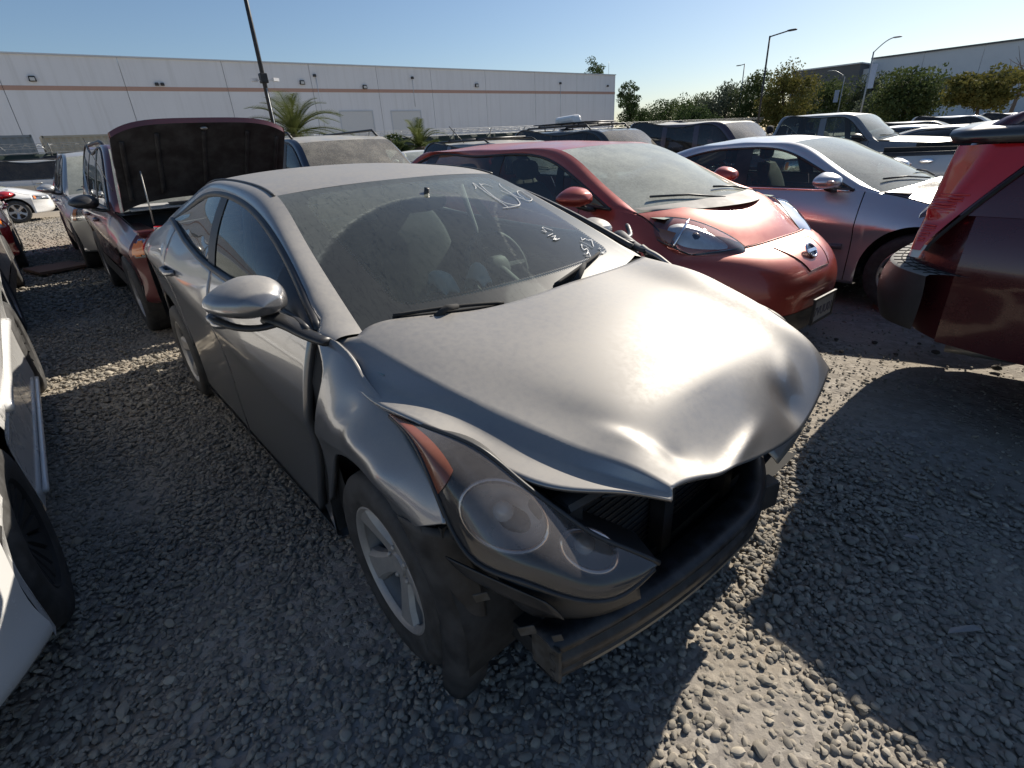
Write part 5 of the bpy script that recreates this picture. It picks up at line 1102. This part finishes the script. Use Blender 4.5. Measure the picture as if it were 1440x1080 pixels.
car('suv', 'white SUV with roof rails far back on the right', 'car', (-3.3, 33.5, 0), R_(6), WHITE, suv_spec(roof=1.50, header=1.43, roofr=1.48, belt_f=1.02, belt_r=1.04, cowl=1.0, nose=.9, fend=.88), group='distant cars', interior_on=False, glassm=(G_DARK, G_DARK, G_WS), extra=None)
car('suv', 'white van-like SUV at the far right edge', 'car', (-1.2, 36.5, 0), R_(6), WHITE2, suv_spec(roof=1.48, header=1.42, roofr=1.47, belt_f=1.02, belt_r=1.04, cowl=1.0, nose=.9, fend=.88), group='distant cars', interior_on=False, glassm=(G_DARK, G_DARK, G_WS))

# ------------------------------------------------------------------ buildings
CONC = plain('painted_concrete', (.76, .76, .77), .85, var=.16, scale=.35, bump=.1, bscale=30)
CONC2 = plain('grey_painted_concrete', (.58, .61, .64), .85, var=.15, scale=.3)
TERRA = plain('terracotta_stripe', (.50, .31, .24), .8, var=.15)
DARKW = plain('dark_wall_paint', (.10, .105, .11), .8, var=.2, scale=.4)
def stained():
    t = NT('stained_white_concrete'); co = t.co(); v = t.scale(co, (1, 2.2, .10)); n = t.noise(v, 1.0, 6, .65); b = t.noise(co, .25, 4, .6)
    c = t.mix(t.ramp(n, .45, .75, 0, .35), (.78, .78, .79), (.55, .54, .52)); c = t.mix(t.ramp(b, .4, .7, 0, .25), c, (.66, .66, .67)); return t.done(t.pbr(Base_Color=c, Roughness=.85, Normal=t.bump(t.noise(co, 18, 3), .1, .01)))
CONCW = stained()
def warehouse():
    root = thing('warehouse', 'long white concrete warehouse with a terracotta stripe behind the fence', 'building', (-55.1, 0, 0), R_(-4.35))
    seams = [-61, -53, -45.3, -37.8, -30.3, -22.8, -15.3, -7.8, -.3, 7.2, 14.7, 22.2, 29.0, 35.3, 42.5, 50.0, 57.2, 64.6]
    for a, b in zip(seams[:-1], seams[1:]):
        m = MB(); m.box((-.15, (a+b)/2, 4.5), (.30, b-a-.035, 9.0)); w = m.build('wall_panel', CONCW, root, bevel=.012)
        m = MB(); m.box((.004, (a+b)/2, 6.86), (.02, b-a-.03, .30)); m.build('stripe', TERRA, w)
        m = MB(); m.box((-.10, (a+b)/2, 9.05), (.45, b-a-.002, .10)); m.build('parapet_cap', CONC2, w)
    m = MB(); m.box((-15.2, 1.8, 4.4), (29.6, 125.4, 8.6)); m.build('building_core', CONC2, root)
    for i, (y, z, big) in enumerate(((1.56, 7.45, 1), (9.4, 7.2, 0), (9.8, 7.2, 0), (21.3, 7.5, 1), (27.5, 7.2, 1), (41.2, 7.5, 1), (63.0, 7.7, 0), (22.6, 8.1, 0), (33.0, 8.1, 0), (54.2, 7.9, 0))):
        k = .42 if big else .26; m = MB(); m.box((.10, y, z), (.22, k*1.1, k*.85), taper=.85); o = m.build('wall_light', plain('lamp_body_bronze', (.03, .028, .026), .5), root, bevel=.03)
        if big: m = MB(); m.box((.215, y, z-.03), (.02, k*.7, k*.5)); m.build('lamp_lens', plain('lamp_lens_white', (.6, .6, .58), .3), o)
    for y0, y1, z1 in ((24.5, 27.9, 5.0), (30.1, 33.5, 4.95)):
        m = MB(); m.box((.012, (y0+y1)/2, z1/2), (.03, y1-y0, z1)); d = m.build('loading_door', plain('door_white', (.66, .66, .65), .6, var=.1), root)
        m = MB()
        for c, dd in (((.03, y0-.06, z1/2), (.06, .10, z1)), ((.03, y1+.06, z1/2), (.06, .10, z1)), ((.03, (y0+y1)/2, z1+.06), (.06, y1-y0+.22, .10))): m.box(c, dd)
        m.build('door_frame', CONC2, d)
    for y, z0, z1 in ((22.7, 2.5, 8.0), (54.25, 2, 7.8), (33.0, 5.4, 8.0)):
        m = MB(); m.tube([(.04, y, z0), (.04, y, z1)], .025, 6); m.build('conduit', CONC2, root, smooth=True)
    m = MB(); m.tube([(-.2, 63.4, 9.1), (-.2, 63.4, 10.6)], .02, 6); m.build('roof_antenna', STEEL, root, smooth=True)
warehouse()
def right_buildings():
    root = thing('warehouse', 'tall pale grey warehouse with a dark window band at the right edge', 'building', (0, 121, 0), 0)
    for i in range(12):
        x0 = -36.2+i*8; m = MB(); m.box((x0+4, .15, 5.85), (7.96, .3, 11.7)); w = m.build('wall_panel', CONC2, root, bevel=.012)
        m = MB(); m.box((x0+4, -.06, 11.75), (7.99, .5, .25)); m.build('parapet_cap', DARKW, w)
        if i >= 1: m = MB(); m.box((x0+4, -.02, 6.6), (7.9, .08, 1.9)); m.build('window_band', plain('dark_window_band', (.05, .055, .07), .25, var=.1), w)
    m = MB(); m.box((12, 15, 5.6), (95, 29, 11.3)); m.build('building_core', CONC2, root)
    root = thing('office_block', 'dark grey flat-roofed block behind the trees', 'building', (-42, 116, 0), 0)
    m = MB(); m.box((0, 4, 5.4), (11.6, 8, 10.8)); m.build('wall', DARKW, root, bevel=.02); m = MB(); m.box((0, 3.9, 10.9), (12, 8.4, .2)); m.build('parapet_cap', CONC2, root)
    m = MB(); m.box((6.4, 5, 5.0), (1.2, 6, 10.0)); m.build('side_wing', CONC2, root)
right_buildings()

# ------------------------------------------------------------------ fence, containers, poles
def fence():
    root = thing('fence', 'chain-link fence with dark green privacy screen and wire top', 'fence', (-31, 0, 0), R_(-4))
    scr = plain('green_privacy_screen', (.018, .034, .026), .85, var=.4, scale=1.2); pst = plain('galvanized_post', (.35, .36, .36), .5, .6)
    ys = np.arange(-24, 60, 3.0)
    for y in ys[:-1]:
        m = MB(); yy = np.linspace(y+.02, y+2.98, 9); zz = np.linspace(.05, 2.02, 5); P = np.array([[(.02+.015*math.sin(q*4.1)*math.sin(z*2.3), q, z) for z in zz] for q in yy]); patch('screen_panel', P, scr, root, .004)
    for y in ys:
        m = MB(); m.tube([(0, y, 0), (0, y, 2.12), (.02, y, 2.15), (.22, y, 2.42)], .03, 8); m.build('fence_post', pst, root, smooth=True)
    for k in range(4):
        x, z = (0, 2.06) if k == 0 else (.02+.066*k, 2.15+.09*k); m = MB(); yy = np.linspace(-24, 60, 240); P = np.stack([x+0*yy, yy, z+.012*np.sin(yy*9+k)], 1); m.tube(P, .02 if k == 0 else .011, 5); m.build('top_rail' if k == 0 else 'barbed_wire', pst, root)
    # coil wire strip reading as a pale ragged edge
    t = np.linspace(-24, 60, 2600); P = np.stack([.12+.10*np.cos(t*14), t, 2.28+.11*np.sin(t*14)], 1); m = MB(); m.tube(P, .007, 3, cap=False); m.build('razor_wire', pst, root)
    for i, y in enumerate(list(np.linspace(.9, 3.1, 11))+[-2.4, -2.15]): m = MB(); m.box((.06, y, 1.1), (.012, .035, 1.95), rotx(.0)); m.build('white_slat', plain('pale_slat', (.5, .5, .48), .7), root)
fence()
def container(label, c, L, col, h):
    root = thing('shipping_container', label, 'container', c, R_(90)); n = int(L/.28); m = MB(); xs = []
    for i in range(n*4+1):
        f = (i % 4); xs.append((-L/2+L*i/(n*4), .0 if f in (0, 1) else .04))
    for s in (1, -1):
        P = np.array([[(x, s*(1.2-d), z) for z in (.12, h-.1)] for x, d in xs]); o = mesh('side_wall', P.reshape(-1, 3), gridF(len(xs), 2), col, root, smooth=False)
    m.box((0, 0, h-.06), (L, 2.44, .10)); m.build('roof', col, root)
    for x in (-L/2, L/2): m = MB(); m.box((x, 0, h/2), (.08, 2.44, h)); m.build('end_wall', col, root)
container('cream corrugated shipping container behind the fence at far left', (-35.4, 2.6, 0), 5.2, plain('cream_container', (.52, .45, .34), .6, var=.3, scale=1.5), 2.86)
container('grey shipping container at the far left edge behind the fence', (-35.4, -3.4, 0), 6.0, plain('grey_container', (.27, .29, .30), .6, var=.3, scale=1.5), 2.92)
POLE = plain('dark_bronze_pole', (.018, .018, .020), .45, .3); GALV = plain('galvanized_pole', (.34, .36, .37), .5, .6)
def lamp_post(name, label, base, h, arm, mat, head=True, r=.07, curve=0., banner=None, extras=None):
    root = thing(name, label, 'lamp post', base); m = MB(); m.tube([(0, 0, 0), (0, 0, h)], [r, r*.75], 10); m.build('post', mat, root, smooth=True)
    ax, az = arm
    if ax:
        t = np.linspace(0, 1, 8); P = np.stack([ax*t, 0*t, h-.05+az*(t if not curve else np.sin(t*np.pi/2))], 1); m = MB(); m.tube(P, [r*.55]*7+[r*.4], 8); m.build('arm', mat, root, smooth=True)
        if head: m = MB(); m.ell((ax+.18*np.sign(ax), 0, h-.05+az), (.34, .12, .06), 14, 8, 3); m.build('lamp_head', mat, root, smooth=True)
    if banner: m = MB(); m.box((banner[0], -.02, banner[1]), (banner[2], .02, banner[3])); m.build('banner', plain('pale_blue_banner', (.36, .44, .58), .7), root)
    if extras: extras(root)
    return root
def cams(root):
    for q in ((.35, .15), (-.30, -.1)): m = MB(); m.tube([(0, 0, 3.8), (q[1], q[0]*.7, 3.85)], .02, 6); m.box((q[1], q[0], 3.85), (.12, .22, .10), rotz(.3)); m.build('security_camera', CONC, root)
    m = MB(); m.tube([(.09, 0, .3), (.09, 0, 3.6)], .02, 6); m.build('conduit', GALV, root, smooth=True)
    m = MB(); m.box((0, 0, 3.9), (.24, .24, .3)); m.build('junction_box', POLE, root, bevel=.02)
lamp_post('lamp_post', 'tall dark pole with cameras rising behind the big palm', (-20, 6.08, 0), 9.5, (1.2, .1), POLE, r=.085, extras=cams)
lamp_post('lamp_post', 'black lamp post with a single straight arm among the trees', (-18.0, 40, 0), 7.1, (1.25, .16), POLE, r=.075)
lamp_post('lamp_post', 'curved-arm street lamp with a pale banner in front of the right building', (-16.0, 55, 0), 6.7, (1.3, .85), GALV, r=.075, curve=1, banner=(.30, 4.9, .42, 1.8))
lamp_post('lamp_post', 'distant street lamp half hidden by trees, with a small banner', (-24.6, 75, 0), 6.4, (-1.5, .8), GALV, r=.06, curve=1, banner=(-.5, 4.4, .5, 1.3))
lamp_post('lamp_post', 'slim grey pole rising from the distant trees', (-34.6, 70, 0), 8.7, (-.55, -.05), GALV, r=.08)

# ------------------------------------------------------------------ trees, palms
def leafmat(name, c1, c2, tr=.22):
    t = NT(name); co = t.co(); n = t.noise(co, .9, 4, .6); f = t.noise(co, 6, 3, .6); c = t.mix(t.ramp(n, .35, .65), c1, c2); c = t.mix(t.ramp(f, .4, .7, 0, .5), c, tuple(x*1.5 for x in c2))
    p = t.pbr(Base_Color=c, Roughness=.85, Specular_IOR_Level=.08); tl = t.n('BsdfTranslucent'); t.l(c, tl.inputs[0]); m = t.n('MixShader'); m.inputs[0].default_value = tr; t.l(p, m.inputs[1]); t.l(tl.outputs[0], m.inputs[2]); return t.done(m.outputs[0])
LEAF1 = leafmat('dark_leaves', (.032, .054, .020), (.064, .096, .036)); LEAF2 = leafmat('olive_leaves', (.050, .072, .026), (.092, .115, .042)); LEAF3 = leafmat('yellow_green_leaves', (.080, .088, .026), (.15, .135, .040)); LEAF4 = leafmat('grey_green_leaves', (.062, .080, .056), (.105, .125, .086))
BARK = plain('bark', (.10, .075, .055), .9, var=.5, scale=6, bump=.6, bscale=20)
def tree(label, x, y, h, w, mat, seed, low=.25, nclump=46, leaf=.24, name='tree', bare=False):
    r = np.random.default_rng(seed); root = thing(name, label, 'tree', (x, y, 0), r.uniform(0, 6), 'trees beyond the yard'); m = MB(); zc = h*(low+1)/2; rz = h*(1-low)/2
    trunk = curve3([(0, 0, 0), (r.normal(0, .1), r.normal(0, .1), h*.3), (r.normal(0, .2), r.normal(0, .2), h*.6), (r.normal(0, .3), r.normal(0, .3), h*.85)], 10); m.tube(trunk, np.linspace(.05*h*.45+.06, .03, 10), 8)
    cl = []
    while len(cl) < nclump:
        p = r.normal(size=3); p /= np.linalg.norm(p); p *= r.uniform(.35, .80)
        cl.append(p*np.array((w/2, w/2, rz))*(.85+.3*r.random())+np.array((0, 0, zc)))
    cl = np.array(cl)
    for c in cl[:14]:
        k = trunk[r.integers(3, 9)]; m.tube(curve3([k, (k+c)/2+r.normal(0, .15, 3), c], 6), np.linspace(.06, .015, 6), 5)
    m.build('trunk', BARK, root, smooth=True)
    if bare: return root
    V = []; F = []; n = 0; per = 110
    for c in cl:
        R = min(w*.5, rz*1.3)*r.uniform(.20, .40); d = r.normal(size=(per, 3)); d /= np.linalg.norm(d, axis=1)[:, None]; pos = c+d*R*np.cbrt(r.random(per))[:, None]*np.array((1.1, 1.1, .8))
        for p in pos:
            a = r.normal(size=3); a /= np.linalg.norm(a); b = np.cross(a, r.normal(size=3)); b /= np.linalg.norm(b); s = leaf*r.uniform(.6, 1.4)
            V += [p-a*s, p+b*s*.5, p+a*s, p-b*s*.5]; F.append((n, n+1, n+2, n+3)); n += 4
    mesh('crown', V, F, mat, root, smooth=False); return root
for i, (lab, x, y, h, w, mt, low, nc) in enumerate((
    ('slender dark tree just right of the white warehouse corner', -56.5, 76, 9.2, 4.2, LEAF1, .1, 40), ('tree top poking above the white warehouse roof', -67, 80, 13.6, 4.0, LEAF1, .45, 30),
    ('low dark green tree, leftmost of the distant tree line', -56.3, 82, 5.7, 8.0, LEAF1, .0, 46), ('rounded dark green tree in the left half of the distant tree line', -51, 80, 6.4, 8.4, LEAF1, .0, 50), ('mid green tree left of the slim grey pole', -43.7, 76, 6.1, 8.0, LEAF2, .0, 50),
    ('greyish tree around the slim grey pole', -37.4, 72, 7.1, 7.8, LEAF4, .0, 54), ('tall bright green tree behind the black lamp post', -32.4, 70, 7.7, 7.2, LEAF2, .0, 54), ('yellowish tree right of the black lamp post', -27.2, 66, 7.4, 6.6, LEAF3, .0, 54),
    ('olive tree in front of the dark grey block', -28.2, 80, 7.0, 7.5, LEAF2, .0, 50), ('grey green tree left of the banner lamp', -23.5, 82, 6.6, 6.0, LEAF4, .0, 46), ('broad olive tree in front of the right building', -14.6, 62, 5.9, 6.8, LEAF2, .05, 60), ('wide spreading tree with visible trunk at the far right', -8.4, 58, 4.6, 5.6, LEAF3, .3, 50),
    ('low shrubby tree under the banner lamp', -19.5, 72, 4.2, 6.0, LEAF4, .0, 46), ('small dark tree at the foot of the right building', -2.5, 70, 3.8, 6.5, LEAF1, .05, 44), ('low tree filling the gap behind the plum SUV', -36, 62, 4.2, 7.0, LEAF1, .0, 46))):
    tree(lab, x, y, h*1.10, w*1.08, mt, 100+i, low, int(nc*1.25), .15)
tree('bare winter tree against the pale right building', -10.5, 90, 9.3, 6.5, LEAF1, 150, .35, 26, bare=True)
def palm(label, base, h, n, L, seed, up=.9):
    r = np.random.default_rng(seed); root = thing('palm', label, 'palm', base, 0); m = MB(); m.tube(curve3([(0, 0, 0), (.03, .02, h*.5), (0, 0, h)], 8), np.linspace(.22, .26, 8), 10); m.build('trunk', BARK, root, smooth=True)
    mt = leafmat('palm_leaves', (.055, .075, .022), (.115, .135, .045), .3)
    for i in range(n):
        az = 2.4*i+r.normal(0, .2); el = up*(1.25-1.25*(i/n))+r.normal(0, .08); l = L*r.uniform(.8, 1.1); t = np.linspace(0, 1, 12)
        rad = l*(t*math.cos(el)+.18*t**2); z = l*(t*math.sin(el)-(.35+.25*math.cos(el))*t**2.2); rib = np.stack([rad*math.cos(az), rad*math.sin(az), h+z], 1)
        m = MB(); m.tube(rib, np.linspace(.022, .004, 12), 5); side = np.array((-math.sin(az), math.cos(az), 0)); R2 = curve3(rib, 40); T = np.gradient(R2, axis=0); T /= np.linalg.norm(T, axis=1)[:, None]
        V = []; F = []; k = 0
        for j in range(3, 40):
            ll = .42*l*math.sin(math.pi*min(1, .12+.88*j/40))**.7*.55
            for s in (1, -1):
                d = side*s*.8+T[j]*.55+np.array((0, 0, .25)); d /= np.linalg.norm(d); tip = R2[j]+d*ll+np.array((0, 0, -.10*ll)); wv = T[j]*.016
                V += [R2[j]-wv, R2[j]+wv, tip]; F.append((k, k+1, k+2)); k += 3
        m.add(V, F); m.build('frond', mt, root)
palm('large date palm with arching fronds beside the dark pole', (-21.2, 7.25, 0), 2.15, 36, 2.6, 5, 1.1)
palm('small upright palm in front of the warehouse doors', (-21.5, 13.1, 0), 1.45, 20, 1.9, 9, 1.15)
def bush(label, x, y, h, w, seed, mat): return tree(label, x, y, h, w, mat, seed, .0, 22, .09, 'bush')
bush('bright leafy bush left of the small palm', -21.0, 11.1, 2.15, 1.3, 31, LEAF2); bush('dark bush at the foot of the small palm', -22.0, 12.3, 2.1, 2.0, 32, LEAF1); bush('dark bush between the small palm and the grey wagon', -22.2, 14.2, 1.95, 1.6, 33, LEAF1)

# ------------------------------------------------------------------ small things on the ground
def small():
    root = thing('board', 'brown wooden board lying on the gravel in the left lane', 'board', (-9.6, -1.37, .0), R_(14)); wd = plain('brown_wood', (.16, .085, .05), .8, var=.5, scale=4)
    for k in range(3): m = MB(); m.box((-.27+.27*k, 0, .045+.004*k), (.255, .62, .04)); m.build('plank', wd, root, bevel=.004)
    m = MB(); m.box((.0, -.2, .012), (.8, .06, .024)); m.build('batten', wd, root); m = MB(); m.box((.0, .2, .012), (.8, .06, .024)); m.build('batten', wd, root)
    dirt = plain('dark_soil', (.045, .038, .03), .95, var=.5, scale=30); shard = plain('clear_plastic_shard', (.16, .16, .155), .25, coat=.4)
    for i, (x, y, s) in enumerate(((.06, 2.45, .022), (.16, 2.62, .013), (.27, 2.95, .016), (.44, 2.80, .012), (.62, 3.0, .020), (.95, 2.93, .022), (.05, 2.85, .012), (-.05, 2.55, .014), (.5, 3.12, .011))):
        m = MB(); m.ell((0, 0, s*.3), (s*1.3, s, s*.7), 9, 6); V = m.V[0]; V += RNG.normal(0, s*.12, V.shape); o = m.build('dirt_clod', dirt, None, smooth=True); o.location = (x, y, 0); tag(o, 'dark clod of soil on the pale dirt near the dark red wagon', 'clod', 'dark soil clods by the wagon')
    for lab, x, y, rz in (('narrow clear plastic shard on the gravel, lower right', 1.22, .42, .9), ('small clear plastic fragment on the shaded gravel at right', 1.0, .78, .3), ('clear plastic shard lying in the wagon shadow', 1.0, 1.18, 1.9)):
        m = MB(); L = .055 if 'narrow' in lab else .025; V = np.array([(-L, -.006, 0), (L, -.010, .006), (L*.7, .009, .009), (-L*.6, .010, .003)]); V2 = V+np.array((0, 0, .003)); m.add(np.concatenate([V, V2]), [(3, 2, 1, 0), (4, 5, 6, 7), (0, 1, 5, 4), (1, 2, 6, 5), (2, 3, 7, 6), (3, 0, 4, 7)])
        o = m.build('plastic_shard', shard); o.location = (x, y, .022); o.rotation_euler = (0, 0, rz); tag(o, lab, 'shard')
small()
